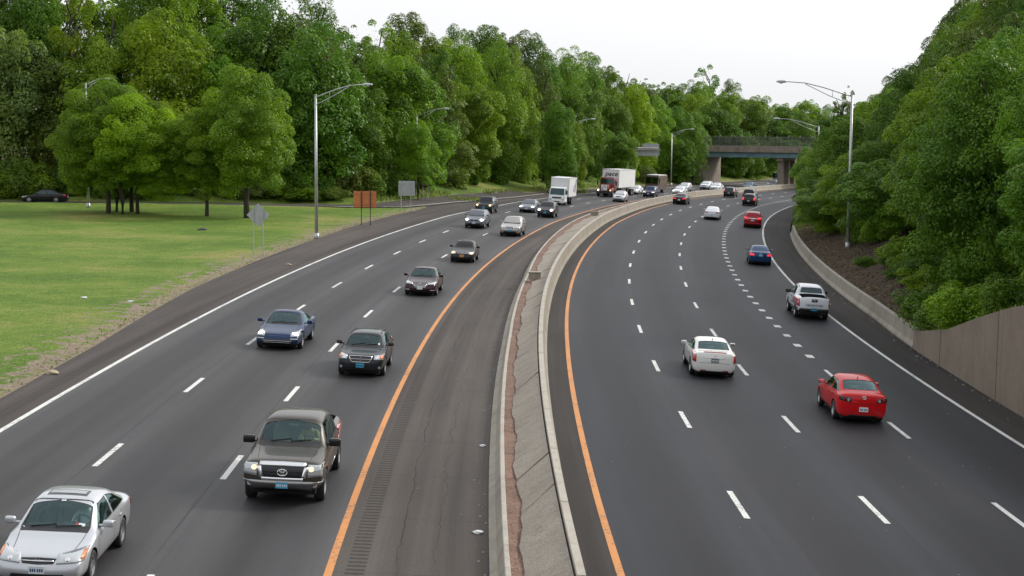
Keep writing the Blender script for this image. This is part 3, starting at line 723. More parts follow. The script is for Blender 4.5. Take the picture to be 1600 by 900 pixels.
class Proj:
    """projects flat outlines on the body along an axis: F front, R rear, S side (sgn), T top"""
    def __init__(s, bvh, p): s.b = bvh; s.p = p
    def pt(s, u, v, view, sg=1):
        L_ = s.p['L']
        if view == 'F': o_ = Vector((-2, u, v)); d = Vector((1, 0, 0))
        elif view == 'R': o_ = Vector((L_ + 2, u, v)); d = Vector((-1, 0, 0))
        elif view == 'S': o_ = Vector((u, sg * 3, v)); d = Vector((0, -sg, 0))
        else: o_ = Vector((u, v, 4)); d = Vector((0, 0, -1))
        h = s.b.ray_cast(o_, d)
        if h[0] is None and view in 'FR':
            for q_ in range(1, 14):
                o2 = Vector((o_.x, u * (1 - q_ * .015), v)); h = s.b.ray_cast(o2, d)
                if h[0] is not None: break
        if h[0] is None:
            h = s.b.find_nearest(o_ + d * 2.2)
        n = h[1]
        if n.dot(d) > 0: n = -n
        return h[0], n
    def grid(s, ra, rb, view, off=.006, n=8, m=4, sg=1, us=None, vs=None):
        A = resample(ra, n); B = resample(rb, n); us = us or [i / n for i in range(n + 1)]; vs = vs or [j / m for j in range(m + 1)]
        v = []; 
        def at(P_, t):
            k = min(int(t * n), n - 1); return P_[k].lerp(P_[k + 1], t * n - k)
        for t in us:
            a = at(A, t); b = at(B, t)
            for q in vs:
                c = a.lerp(b, q); h, nn = s.pt(c.x, c.y, view, sg); v.append(h + nn * off)
        m1 = len(vs); f = []
        for i in range(len(us) - 1):
            for j in range(m1 - 1): f.append((i * m1 + j, i * m1 + j + 1, (i + 1) * m1 + j + 1, (i + 1) * m1 + j))
        return v, f
def finish_mesh(name, v, f, L_, mat, parent, smooth=True, dirref=None):
    v = [tl(*q, L_) for q in v]; o = mesh_obj(name, v, f, mat, parent, smooth)
    if dirref is not None:
        n = sum((pl.normal * pl.area for pl in o.data.polygons), Vector())
        if n.dot(Vector(tl(*dirref, 0))) < 0: o.data.flip_normals()
    return o
DIRS = {'F': (-1, 0, 0), 'R': (1, 0, 0), 'T': (0, 0, 1)}
def solid(o, t=.012):
    """give a projected patch real thickness, standing outwards"""
    bm = bmesh.new(); bm.from_mesh(o.data); ge = bm.faces[:]
    bmesh.ops.solidify(bm, geom=ge, thickness=t); bmesh.ops.recalc_face_normals(bm, faces=bm.faces[:]); bm.to_mesh(o.data); bm.free(); return o
def cut_window(bm, poly, view, sg):
    """bisect the body along the polygon and remove the faces inside"""
    pts = [Vector(q) for q in poly]; n = len(pts)
    area = sum(pts[i].x * pts[(i + 1) % n].y - pts[(i + 1) % n].x * pts[i].y for i in range(n))
    if area < 0: pts = pts[::-1]
    xs = [q.x for q in pts]; ys = [q.y for q in pts]; mx = .12
    def uv(c): return {'F': (c.y, c.z), 'R': (c.y, c.z), 'S': (c.x, c.z), 'T': (c.x, c.y)}[view]
    D = {'F': Vector((-1, 0, 0)), 'R': Vector((1, 0, 0)), 'S': Vector((0, sg, 0)), 'T': Vector((0, 0, 1))}[view]
    def cand():
        r = []
        for fc in bm.faces:
            if fc.normal.dot(D) < .12: continue
            u, w_ = uv(fc.calc_center_median())
            if min(xs) - mx < u < max(xs) + mx and min(ys) - mx < w_ < max(ys) + mx:
                if view == 'S' and fc.calc_center_median().y * sg < 0: continue
                r.append(fc)
        return r
    for i in range(n):
        a, b = pts[i], pts[(i + 1) % n]; e = b - a; nn = Vector((e.y, -e.x))
        if view in 'FR': co = Vector((0, a.x, a.y)); no = Vector((0, nn.x, nn.y))
        elif view == 'S': co = Vector((a.x, 0, a.y)); no = Vector((nn.x, 0, nn.y))
        else: co = Vector((a.x, a.y, 0)); no = Vector((nn.x, nn.y, 0))
        fs = cand(); ge = list({x for fc in fs for x in list(fc.verts) + list(fc.edges)}) + fs
        bmesh.ops.bisect_plane(bm, geom=ge, plane_co=co, plane_no=no.normalized(), dist=1e-5)
    kill = []
    for fc in cand():
        u, w_ = uv(fc.calc_center_median()); ok = True
        for i in range(n):
            a, b = pts[i], pts[(i + 1) % n]
            if (b.x - a.x) * (w_ - a.y) - (b.y - a.y) * (u - a.x) < 0: ok = False; break
        if ok: kill.append(fc)
    bmesh.ops.delete(bm, geom=kill, context='FACES')
WHEELS = {}
def wheel_meshes(r, wd, style):
    key = (r, wd, style)
    if key in WHEELS: return WHEELS[key]
    mb = MB(); h = wd / 2
    mb.lathe([(-h * .8, r * .64), (-h, r * .72), (-h, r * .93), (-h * .8, r * .99), (-h * .3, r), (h * .3, r), (h * .8, r * .99), (h, r * .93), (h, r * .72), (h * .8, r * .64)], (0, 0, 0), 'X', 32)
    t = mb.build('wheel', M['tyre'], None, True); fix_normals(t)
    mb = MB(); rr = r * .665
    mb.lathe([(h * .85, rr), (h * .9, rr * .93), (h * .55, rr * .9), (-h * .2, rr * .86)], (0, 0, 0), 'X', 32)
    mb.lathe([(-h * .1, rr * .87), (-h * .12, .001)], (0, 0, 0), 'X', 24, mi=1)
    mb.lathe([(h * .2, rr * .26), (h * .72, rr * .22), (h * .78, rr * .12), (h * .78, .001)], (0, 0, 0), 'X', 16)
    ns = {'5': 5, '7': 7, '10': 10, 'steel': 8}[style]
    for k in range(ns):
        a = 2 * math.pi * k / ns; ca, sa = math.cos(a), math.sin(a); v = []
        w0, w1 = (rr * .17, rr * .26) if ns <= 5 else (rr * .10, rr * .13)
        for (rad_, ww, x0, x1) in ((rr * .15, w0, h * .2, h * .72), (rr * .92, w1, h * .2, h * .62)):
            for sg in (-1, 1):
                for xx in (x0, x1): v.append((xx, rad_ * ca - sg * ww / 2 * sa, rad_ * sa + sg * ww / 2 * ca))
        mb.add(v, [(0, 1, 5, 4), (2, 6, 7, 3), (1, 3, 7, 5), (0, 4, 6, 2)])
    rm = mb.build('rim', None, t, False, mats=[M['rim'], M['well']]); fix_normals(rm)
    WHEELS[key] = (t.data, rm.data); bpy.data.objects.remove(rm); bpy.data.objects.remove(t)
    return WHEELS[key]
def add_wheels(root, axles, tw, r, wd, style='5', L_=4.5):
    tm, rm = wheel_meshes(r, wd, style)
    for ax in axles:
        for sg in (-1, 1):
            t = bpy.data.objects.new('wheel', tm); COL.objects.link(t); t.parent = root; t.location = (sg * (tw / 2 - wd / 2), L_ / 2 - ax, r); t.rotation_euler = (0.3, 0, 0 if sg > 0 else math.pi)
            q = bpy.data.objects.new('rim', rm); COL.objects.link(q); q.parent = t
def text_mesh(name, s, size, mat, parent, loc, rot, ext=.004, bold=False, shear=0, space=1.0, sx=1.0):
    cu = bpy.data.curves.new(name, 'FONT'); cu.body = s; cu.size = size; cu.extrude = ext; cu.align_x = 'CENTER'; cu.align_y = 'CENTER'; cu.shear = shear; cu.space_character = space; cu.resolution_u = 3
    if bold: cu.offset = size * .018
    o = bpy.data.objects.new(name, cu); COL.objects.link(o); me = eval_mesh(o); bpy.data.objects.remove(o)
    me.materials.clear(); me.materials.append(mat)
    q = bpy.data.objects.new(name, me); COL.objects.link(q); q.parent = parent; q.location = loc; q.rotation_euler = rot; q.scale = (sx, 1, 1); return q
def build_car(p, label, cat='car', group=None, name='car'):
    if not p['deck']: p['xr2'] = max(p['xr2'], p['L'] - .64); p['zr2'] = max(p['zr2'], p['H'] - .07)
    L_, W, H = p['L'], p['W'], p['H']; W2 = W / 2
    root = empty(name); tag(root, label, cat, group)
    me, st, belt = make_body(p)
    bm = bmesh.new(); bm.from_mesh(me); bm.normal_update(); bvh = BVHTree.FromBMesh(bm); pr = Proj(bvh, p)
    near = p.get('near', False)
    xc, xr1, xr2, xd = p['xc'], p['xr1'], p['xr2'], p['xd']; wr = p.get('wr', .74) * W2
    gm = M['glass']; gd = M['glass_d'] if p.get('privacy') else M['glass']
    if not near: gm = gd = M['glass_d']
    # window outlines -------------------------------------------------
    wins = []
    yb = .80 * W2 - .02
    zsm = p['zs1']
    wsh_a = [(xc + .055 + .09 * (t ** 2), t * yb) for t in (-1, -.6, 0, .6, 1)]
    wsh_b = [(xr1 - .03 + .05 * (t ** 2), t * (wr - .07)) for t in (-1, -.6, 0, .6, 1)]
    wins.append(('windshield', wsh_a, wsh_b, 'T', 1, gm))
    def roofz(x):
        xs = [q[0] for q in st]; zz_ = [q[4] for q in st]; return float(np.interp(x, xs, zz_))
    xB = p.get('xB', (xc + xd) / 2 + .10); xe_b = p.get('xe_b', (xd - .12) if p['deck'] else L_ - .62); xe_t = p.get('xe_t', xr2 - .02 if p['deck'] else L_ - .75)
    for sg in (-1, 1):
        a = [(xc + .36, belt(xc) + .045), (xB - .05, belt(xB) + .045)]; b = [(xr1 + .10, roofz(xr1 + .1) - .125), (xB - .05, roofz(xB) - .125)]
        a0 = (xc + .30, belt(xc) + .045); wins.append(('side_window', [a0, a[1]], [(xr1 + .04, roofz(xr1 + .04) - .13), b[1]], 'S', sg, gm))
        if p.get('doors', 4) == 4 or p.get('rearq', True):
            xm = (xB + xe_t) / 2
            if p['deck']:
                wins.append(('side_window', [(xB + .05, belt(xB) + .045), (xe_b - .02, belt(xe_b) + .045)], [(xB + .05, roofz(xB) - .125), (xm, roofz(xm) - .125), (xe_t - .05, roofz(xe_t) - .15)], 'S', sg, gd))
            else:
                xC = p.get('xC', xe_t - .55)
                wins.append(('side_window', [(xB + .05, belt(xB) + .045), (xC - .03, belt(xC) + .045)], [(xB + .05, roofz(xB) - .125), (xC - .03, roofz(xC) - .13)], 'S', sg, gd))
                if p.get('quarter', True): wins.append(('side_window', [(xC + .04, belt(xC) + .05), (xe_b, belt(xe_b) + .06)], [(xC + .04, roofz(xC) - .13), (xe_t, roofz(xe_t) - .17)], 'S', sg, gd))
    if p.get('bed'):
        z0 = p['zd'] + .05; z1 = H - .17; wins.append(('rear_window', [(-.66 * W2, z0), (0, z0), (.66 * W2, z0)], [(-.58 * W2, z1), (0, z1 + .015), (.58 * W2, z1)], 'R', 1, M['glass_d'] if p.get('glassdark') else gm))
    elif p['deck']:
        ra = [(xd - .05 - .06 * t * t, t * .70 * W2) for t in (-1, -.5, 0, .5, 1)]; rb = [(xr2 + .06 - .0 * t * t, t * (wr - .09)) for t in (-1, -.5, 0, .5, 1)]
        wins.append(('rear_window', ra, rb, 'T', 1, gm))
    else:
        z0 = p['zs2'] + .02; z1 = p['zd'] + (p['zr2'] - p['zd']) * .72
        z1 = min(p['zr2'] - .10, p.get('rwz', H - .16)); wins.append(('rear_window', [(-.70 * W2, z0), (0, z0 - .02), (.70 * W2, z0)], [(-.60 * W2, z1), (0, z1 + .02), (.60 * W2, z1)], 'R', 1, gd))
    glist = []
    for (nm, a, b, vw, sg, g_) in wins:
        n_ = 10; v, f = pr.grid(a, b, vw, -.004, n_, 5, sg); glist.append((nm, v, f, vw, sg, g_))
        us = [0, .03, .1, .2, .3, .4, .5, .6, .7, .8, .9, .97, 1]; vs = [0, .05, .95, 1]
        if p.get('trim', True):
            v2, f2 = pr.grid(a, b, vw, .004, n_, 5, sg, us, vs); m1 = len(vs)
            f2 = [q for k, q in enumerate(f2) if (k % (m1 - 1)) in (0, m1 - 2) or k // (m1 - 1) in (0, len(us) - 2)]
            glist.append(('window_trim', v2, f2, vw, sg, M['black']))
    for (nm, a, b, vw, sg, g_) in wins:
        if near: cut_window(bm, list(a) + list(b)[::-1], vw, sg)
    body = None
    # floor / sills black
    for fc in bm.faces:
        c = fc.calc_center_median()
        if fc.normal.z < -.6 and c.z < .34: fc.material_index = 1
    bm.to_mesh(me); bm.free()
    me.transform(Matrix(((0, 1, 0, 0), (-1, 0, 0, L_ / 2), (0, 0, 1, 0), (0, 0, 0, 1))))
    while len(me.materials) < 2: me.materials.append(None)
    me.materials[0] = M[p['paint']]; me.materials[1] = M['well']
    body = bpy.data.objects.new('body', me); COL.objects.link(body); body.parent = root; autosmooth(body, 38)
    glass_objs = {}
    for (nm, v, f, vw, sg, g_) in glist:
        dref = DIRS.get(vw) or (0, sg, 0); o = finish_mesh(nm, v, f, L_, g_, glass_objs.get('last') if nm == 'window_trim' else root, True, dref)
        if nm != 'window_trim':
            glass_objs['last'] = o; glass_objs.setdefault(nm, o)
            if not near: solid(o, .004)
    # decals ----------------------------------------------------------
    def dec(nm, a, b, vw, mat, off=.006, sg=1, n=8, m=3, par=None, th=0):
        v, f = pr.grid(a, b, vw, off, n, m, sg); o = finish_mesh(nm, v, f, L_, mat, par or root, True, DIRS.get(vw) or (0, sg, 0))
        if th: solid(o, -th)
        return o
    def rect(nm, y, z, w_, h_, vw, mat, off=.008, par=None, sg=1, th=.008, n=4, m=2): return dec(nm, [(y - w_ / 2, z - h_ / 2), (y + w_ / 2, z - h_ / 2)], [(y - w_ / 2, z + h_ / 2), (y + w_ / 2, z + h_ / 2)], vw, mat, off, sg, n, m, par, th)
    # shut lines
    for sg in (-1, 1):
        sm_ = []
        for (x, z0, z1, lean) in ((xc + .12, .32, belt(xc) - .02, .0), (xB, .30, belt(xB) - .0, .0)) + (((xe_t + .02, .45, belt(xe_t) - .0, .12),) if p.get('doors', 4) == 4 else ()):
            dec('door_seam', [(x - lean - .009, z0), (x - .009, z1)], [(x - lean + .009, z0), (x + .009, z1)], 'S', M['well'], .003, sg, 6, 1, body)
        dec('door_seam', [(xc + .12, .30), (min(xe_t - .1, p['foh'] + p['wb'] - p['r'] - .1), .30)], [(xc + .12, .312), (min(xe_t - .1, p['foh'] + p['wb'] - p['r'] - .1), .312)], 'S', M['well'], .003, sg, 8, 1, body)
        for x in ((xB - .16,) + ((xe_t - .10,) if p.get('doors', 4) == 4 else ())):
            dec('door_handle', [(x - .10, belt(x) - .13), (x + .10, belt(x) - .125)], [(x - .10, belt(x) - .10), (x + .10, belt(x) - .095)], 'S', M[p.get('handle', p['paint'])], .012, sg, 5, 2, body, .02)
        if p.get('clad'):
            dec('side_cladding', [(p['foh'] + p['r'] + .08, p.get('zb', .2) + .05), (p['foh'] + p['wb'] - p['r'] - .08, p.get('zb', .2) + .05)], [(p['foh'] + p['r'] + .08, p.get('zb', .2) + .24), (p['foh'] + p['wb'] - p['r'] - .08, p.get('zb', .2) + .24)], 'S', M[p['clad']], .012, sg, 12, 3, body, .012)
        # mirrors
        mbx = MB(); y0 = sg * (W2 + .10); xm_ = xc + .42; zm_ = belt(xc) + .12
        q = tl(xm_, y0, zm_, L_); ms_ = p.get('mirs', 1.0); mbx.box(q, (.22 * ms_, .13 * ms_, .15 * ms_), bev=.045); mbx.box(tl(xm_ + .02, sg * (W2 - .04), zm_ - .05, L_), (.16, .07, .05), bev=.015)
        mo = mbx.build('side_mirror', M[p.get('mirror', p['paint'])], root, True)
        mg = MB(); mg.box(tl(xm_ + .065, y0, zm_, L_), (.17, .012, .11), bev=.004); mg.build('mirror_glass', M['chrome'], mo)
    # hood seams
    for sg in (-1, 1):
        dec('hood_seam', [(.32, sg * .64 * W2), (xc - .05, sg * .74 * W2)], [(.32, sg * (.64 * W2 + .011)), (xc - .05, sg * (.74 * W2 + .011))], 'T', M['well'], .003, 1, 12, 1, body)
    # cowl with wipers
    dec('cowl', [(xc - .04, -yb + .02), (xc - .07, 0), (xc - .04, yb - .02)], [(xc + .155, -yb), (xc + .085, -yb * .5), (xc + .062, 0), (xc + .085, yb * .5), (xc + .155, yb)], 'T', M['black'], .004, 1, 10, 2, root)
    if near:
        wsm = MB()
        for y0, y1 in ((.0, -.52), (.5, -.02)):
            h0, n0 = pr.pt(xc + .10, y0, 'T'); h1, n1 = pr.pt(xc + .16, y1, 'T'); wsm.tube([Vector(tl(*(h0 + n0 * .02), L_)), Vector(tl(*(h1 + n1 * .015), L_))], .012, 6)
        wsm.build('wiper', M['black'], root)
    # front -----------------------------------------------------------
    hf = p['hf']; f_ = p['front']
    for sg in (-1, 1):
        y0, y1, z0, z1, z2, z3 = f_['lamp']    # inner, outer; inner low/high, outer low/high
        lens = dec('headlight', [(sg * y0 * W2, z0), (sg * y1 * W2, z1)], [(sg * y0 * W2, z2), (sg * y1 * W2, z3)], 'F', M['lens'], .008, 1, 8, 4, root, .01)
        bz = f_.get('bulb')
        if bz:
            by, bz_, br = bz; pts_a = []; 
            c, n_ = pr.pt(sg * by * W2, bz_, 'F'); mbb = MB(); cc = Vector(tl(*(c + n_ * .012), L_)); nn = Vector(tl(*n_, 0)); nn = Vector((n_.y, -n_.x, n_.z))
            mbb.tube([cc - nn * .02, cc + nn * .012, cc + nn * .02], [br, br, br * .7], 14); mbb.build('lit_bulb' if f_.get('on') else 'bulb', M[f_.get('on') or 'chrome'], lens)
        if f_.get('amber'):
            a0, a1 = f_['amber']; rect('turn_signal', sg * (a0 + a1) / 2 * W2, (z1 + z3) / 2, abs(a1 - a0) * W2, (z3 - z1) * .6, 'F', M['amber'], .02, lens)
        if f_.get('fog'):
            fy, fz, fr = f_['fog']; c, n_ = pr.pt(sg * fy * W2, fz, 'F'); mbb = MB(); cc = Vector(tl(*c, L_)); mbb.tube([cc - Vector((0, .03, 0)), cc + Vector((0, .035, 0))], [fr, fr], 14); mbb.build('fog_lamp', M['lens'], root)
    g = f_['grille']; gw, gz0, gz1 = g[0] * W2, g[1], g[2]; tw = g[3] * W2 if len(g) > 3 else gw
    gr = dec('grille', [(-tw, gz0), (0, gz0 - .012), (tw, gz0)], [(-gw, gz1), (0, gz1 + .01), (gw, gz1)], 'F', M['gloss_black'], .005, 1, 10, 4, root)
    if f_.get('slats'):
        for k in range(f_['slats']):
            z = gz0 + (gz1 - gz0) * (k + 1) / (f_['slats'] + 1); ww = tw + (gw - tw) * (k + 1) / (f_['slats'] + 1)
            dec('grille_bar', [(-ww + .02, z - .006), (ww - .02, z - .006)], [(-ww + .02, z + .006), (ww - .02, z + .006)], 'F', M[f_.get('slatm', 'black')], .012, 1, 10, 1, gr, .008)
    if f_.get('ring'):
        t = f_['ring']
        for (a, b) in (([(-gw - t * .4, gz1), (0, gz1 + .01), (gw + t * .4, gz1)], [(-gw - t * .4, gz1 + t), (0, gz1 + t + .01), (gw + t * .4, gz1 + t)]), ([(-tw - t * .4, gz0 - t * .8), (tw + t * .4, gz0 - t * .8)], [(-tw - t * .4, gz0), (tw + t * .4, gz0)])):
            dec('grille_frame', a, b, 'F', M['chrome'], .012, 1, 12, 2, gr, .014)
        for sg in (-1, 1): dec('grille_frame', [(sg * tw, gz0), (sg * gw, gz1)], [(sg * (tw + t), gz0), (sg * (gw + t), gz1)], 'F', M['chrome'], .012, 1, 5, 2, gr, .014)
    lw = f_.get('lower')
    if lw: dec('air_intake', [(-lw[0] * W2, lw[1]), (lw[0] * W2, lw[1])], [(-lw[3] * W2, lw[2]), (lw[3] * W2, lw[2])], 'F', M['black'], .004, 1, 12, 3, root)
    if f_.get('bumper'):
        bz = f_['bumper']; dec('bumper', [(-.95 * W2, bz[0]), (.95 * W2, bz[0])], [(-.95 * W2, bz[1]), (.95 * W2, bz[1])], 'F', M[bz[2]], .02, 1, 16, 3, root, .02)
    if f_.get('strip'):
        for (a0, a1, z0, z1, mt) in f_['strip']:
            dec('front_trim', [(a0 * W2, z0), (a1 * W2, z0)], [(a0 * W2, z1), (a1 * W2, z1)], 'F', M[mt], .012, 1, 8, 2, root, .01)
    def plate(y, z, vw, mat, mark, ww=.31, hh=.155):
        c, n_ = pr.pt(y, z, vw); s_ = 1 if vw == 'R' else -1; mbb = MB(); cc = Vector(tl(c.x + s_ * (.05 if p.get('bed') else .02), y, z, L_)); mbb.box(cc, (ww, .012, hh), bev=.003); pl = mbb.build('licence_plate', M[mat], root)
        if mark:
            mk = MB()
            for k in range(6): mk.box(cc + Vector(((k - 2.5) * .042 + (.008 if k > 2 else -.008), (-1 if vw == 'R' else 1) * .0075, -.005)), (.026, .004, .06))
            mk.build('plate_digits', M[mark], pl)
    if f_.get('plate'): plate(0, f_['plate'][0], 'F', f_['plate'][1], f_['plate'][2])
    if f_.get('emblem'):
        k_, z = f_['emblem'][:2]; c, n_ = pr.pt(0, z, 'F'); cc = Vector(tl(c.x - .022, 0, z, L_)); mbb = MB(); er = f_['emblem'][2]
        def ell(cx, cz, rx, rz_, t=.010):
            pts = [cc + Vector((cx + rx * math.cos(a_), 0, cz + rz_ * math.sin(a_))) for a_ in np.linspace(0, 2 * math.pi, 25)]; mbb.tube(pts, t, 6, cap=False)
        if k_ == 'ovals': ell(0, 0, er, er * .68, er * .1); ell(0, er * .32, er * .62, er * .26, er * .08); ell(0, 0, er * .26, er * .64, er * .08)
        elif k_ == 'h':
            for sx in (-1, 1): mbb.tube([cc + Vector((sx * er * .38, 0, -er * .55)), cc + Vector((sx * er * .6, 0, er * .6))], er * .14, 6)
            mbb.tube([cc + Vector((-er * .45, 0, 0)), cc + Vector((er * .45, 0, 0))], er * .13, 6)
        elif k_ == 'cross':
            mbb.box(cc, (.045, .02, gz1 - gz0), bev=.005); mbb.box(cc + Vector((0, -.005, 0)), (gw * 2, .02, .035), bev=.005)
        elif k_ == 'oval': ell(0, 0, er, er * .5, er * .16); mbb.box(cc, (er * 1.5, .01, er * .5), bev=.004)
        elif k_ == 'round': ell(0, 0, er, er, er * .12); mbb.tube([cc + Vector((-er * .5, 0, er * .5)), cc + Vector((0, 0, -er * .6)), cc + Vector((er * .5, 0, er * .5))], er * .1, 6)
        elif k_ == 'bar': mbb.box(cc, (er * 2, .015, er * .5), bev=.004)
        mbb.build('emblem', M['chrome'], root)
    # rear ------------------------------------------------------------
    r_ = p['rear']
    for sg in (-1, 1):
        a = r_['lamp']; lo = dec('tail_light', [(sg * a[0] * W2, a[2]), (sg * a[1] * W2, a[3])], [(sg * a[0] * W2, a[4]), (sg * a[1] * W2, a[5])], 'R', M[r_.get('mat', 'tail')], .008, 1, 8, 4, root, .01)
        if r_.get('inner'):
            for (iy, iz, ir, mt) in r_['inner']:
                c, n_ = pr.pt(sg * iy * W2, iz, 'R'); mbb = MB(); cc = Vector(tl(*(c + n_ * .012), L_)); mbb.tube([cc + Vector((0, .03, 0)), cc - Vector((0, .012, 0))], [ir, ir], 14); mbb.build('lamp_lens', M[mt], lo)
    if r_.get('plate'): plate(0, r_['plate'][0], 'R', r_['plate'][1], r_['plate'][2])
    if r_.get('bumper'): bz = r_['bumper']; dec('rear_bumper', [(-.93 * W2, bz[0]), (.93 * W2, bz[0])], [(-.93 * W2, bz[1]), (.93 * W2, bz[1])], 'R', M[bz[2]], .02, 1, 16, 3, root, .02)
    for (a0, a1, z0, z1, mt) in r_.get('strip', []): dec('rear_trim', [(a0 * W2, z0), (a1 * W2, z0)], [(a0 * W2, z1), (a1 * W2, z1)], 'R', M[mt], .010, 1, 8, 2, root, .006)
    if r_.get('emblem'):
        z, er, mt = r_['emblem']; c, n_ = pr.pt(0, z, 'R'); cc = Vector(tl(c.x + .015, 0, z, L_)); mbb = MB()
        mbb.tube([cc + Vector((er * math.cos(a_), 0, er * .75 * math.sin(a_))) for a_ in np.linspace(0, 2 * math.pi, 25)], er * .13, 6, cap=False)
        mbb.tube([cc + Vector((-er * .8, 0, er * .15)), cc + Vector((-er * .3, 0, er * .1)), cc + Vector((0, 0, -er * .35)), cc + Vector((er * .3, 0, er * .1)), cc + Vector((er * .8, 0, er * .15))], er * .11, 6); mbb.build('emblem', M[mt], root)
    if p['deck'] and r_.get('lid', True):   # trunk lid shut lines
        zt = p['zt']
        dec('trunk_seam', [(-.66 * W2, r_.get('lidz', .62)), (.66 * W2, r_.get('lidz', .62))], [(-.66 * W2, r_.get('lidz', .62) + .012), (.66 * W2, r_.get('lidz', .62) + .012)], 'R', M['well'], .003, 1, 10, 1, body)
    if r_.get('spoiler'):
        mbb = MB(); z = p['zt'] + .01; mbb.box(tl(L_ - .17, 0, z + .02, L_), (W * .66, .10, .03), bev=.012); mbb.build('spoiler', M[p['paint']], root)
    if r_.get('high_stop') and p['deck']:
        dec('brake_strip', [(L_ - .115, -.5 * W2), (L_ - .105, 0), (L_ - .115, .5 * W2)], [(L_ - .16, -.5 * W2), (L_ - .15, 0), (L_ - .16, .5 * W2)], 'T', M['tail'], .012, 1, 8, 1, root, .01)
    # roof things
    if p.get('sunroof'):
        x0 = xr1 + .16; dec('sunroof', [(x0, -.62 * wr), (x0, .62 * wr)], [(x0 + .42, -.62 * wr), (x0 + .42, .62 * wr)], 'T', M['gloss_black'], .006, 1, 8, 4, root)
        dec('sunroof_glass', [(x0 + .09, -.55 * wr), (x0 + .09, .55 * wr)], [(x0 + .33, -.55 * wr), (x0 + .33, .55 * wr)], 'T', M['sign_b'] if p['sunroof'] == 'pale' else M['gloss_black'], .012, 1, 8, 4, root)
    if p.get('stickers'):
        for (sx_, sy_, sw_, sd2, mt) in p['stickers']: dec('windshield_sticker', [(sx_, sy_ - sw_ / 2), (sx_, sy_ + sw_ / 2)], [(sx_ + sd2, sy_ - sw_ / 2), (sx_ + sd2, sy_ + sw_ / 2)], 'T', M[mt], .004, 1, 2, 1, glass_objs['windshield'])
    if p.get('rails'):
        for sg in (-1, 1):
            pts = []
            for t in np.linspace(0, 1, 7):
                x = xr1 + .25 + (xr2 - xr1 - .3) * t; h, nn = pr.pt(x, sg * (wr - .08), 'T'); pts.append(Vector(tl(x, sg * (wr - .07), h.z + (.05 if 0 < t < 1 else .0), L_)))
            mbb = MB(); mbb.tube(pts, .016, 6); mbb.build('roof_rail', M[p['rails']], root)
    if p.get('antenna'):
        h, nn = pr.pt(xr2 - .1, 0, 'T'); q = Vector(tl(*h, L_)); mbb = MB(); mbb.tube([q, q + Vector((0, -.10, .09))], [.02, .006], 6); mbb.build('antenna', M['black'], root)
    mbb = MB(); mbb.box(tl(L_ / 2, 0, .135 + (p.get('zb', .2) - .2) * .6 + .11, L_), (W * .80, L_ * .88, .24), bev=.04); mbb.build('underbody', M['well'], root)  # dark chassis block, added and widened to deepen shade under the car
    add_wheels(root, (p['foh'], p['foh'] + p['wb']), W - .03, p['r'], p.get('tw', .215), p.get('rimstyle', '5'), L_)
    # cabin -----------------------------------------------------------
    if near:
        im = M[p.get('cloth', 'interior')]
        mbb = MB(); mbb.box(tl(xc + .50, 0, p['zs1'] - .10, L_), (W - .30, .55, .22), bev=.06); mbb.box(tl(xc + .16, 0, p['zs1'] - .06, L_), (W - .4, .42, .06), bev=.02); mbb.build('dashboard', M['interior'] if p.get('cloth') != 'interior_l' else M['interior'], root, True)
        mbb = MB(); mbb.box(tl((xc + xe_t) / 2 + .1, 0, .34, L_), (W - .25, (xe_t - xc) + .3, .06)); 
        for sg in (-1, 1): mbb.box(tl((xc + xe_t) / 2 + .1, sg * (W2 - .13), .34 + (p['zs1'] - .40) / 2, L_), (.04, (xe_t - xc) + .1, p['zs1'] - .44), bev=.01)
        mbb.build('cabin_floor', M['black'], root)
        sx = p.get('seatx', xB - .18)
        for sg in (-1, 1):
            mbb = MB(); mbb.box(tl(sx - .24, sg * .38, .50 + p.get('seath', 0), L_), (.48, .50, .16), bev=.05); mbb.box(tl(sx + .06, sg * .38, .80 + p.get('seath', 0), L_), (.46, .13, .56), bev=.05, rx=rad(14)); mbb.box(tl(sx + .15, sg * .38, 1.15 + p.get('seath', 0), L_), (.26, .09, .17), bev=.035); mbb.build('seat', im, root, True)
        if p.get('bench', True):
            mbb = MB(); mbb.box(tl(min(sx + .95, L_ - 1.0), 0, .76 + p.get('seath', 0), L_), (W * .68, .14, .5), bev=.05, rx=rad(14)); mbb.box(tl(min(sx + .7, L_ - 1.25), 0, .5 + p.get('seath', 0), L_), (W * .68, .45, .15), bev=.05)
            mbb.build('rear_seat', im, root, True)
        mbb = MB(); cc = Vector(tl(xc + .78, -.38, p['zs1'] - .0, L_)); rr = .185
        pts = [cc + Vector((rr * math.cos(a_), rr * math.sin(a_) * -.35, rr * math.sin(a_) * .93)) for a_ in np.linspace(0, 2 * math.pi, 25)]; mbb.tube(pts, .016, 6, cap=False); mbb.tube([cc - Vector((rr, 0, 0)), cc + Vector((rr, 0, 0))], .018, 6); mbb.tube([cc, cc + Vector((0, .3, -.1))], .03, 8); mbb.build('steering_wheel', M['black'], root)
        h, nn = pr.pt(xr1 - .13, 0, 'T'); mbb = MB(); mbb.box(tl(xr1 + .02, 0, h.z - .10, L_), (.24, .03, .06), bev=.012); mbb.build('rear_view_mirror', M['sign_b'], root)
    return root
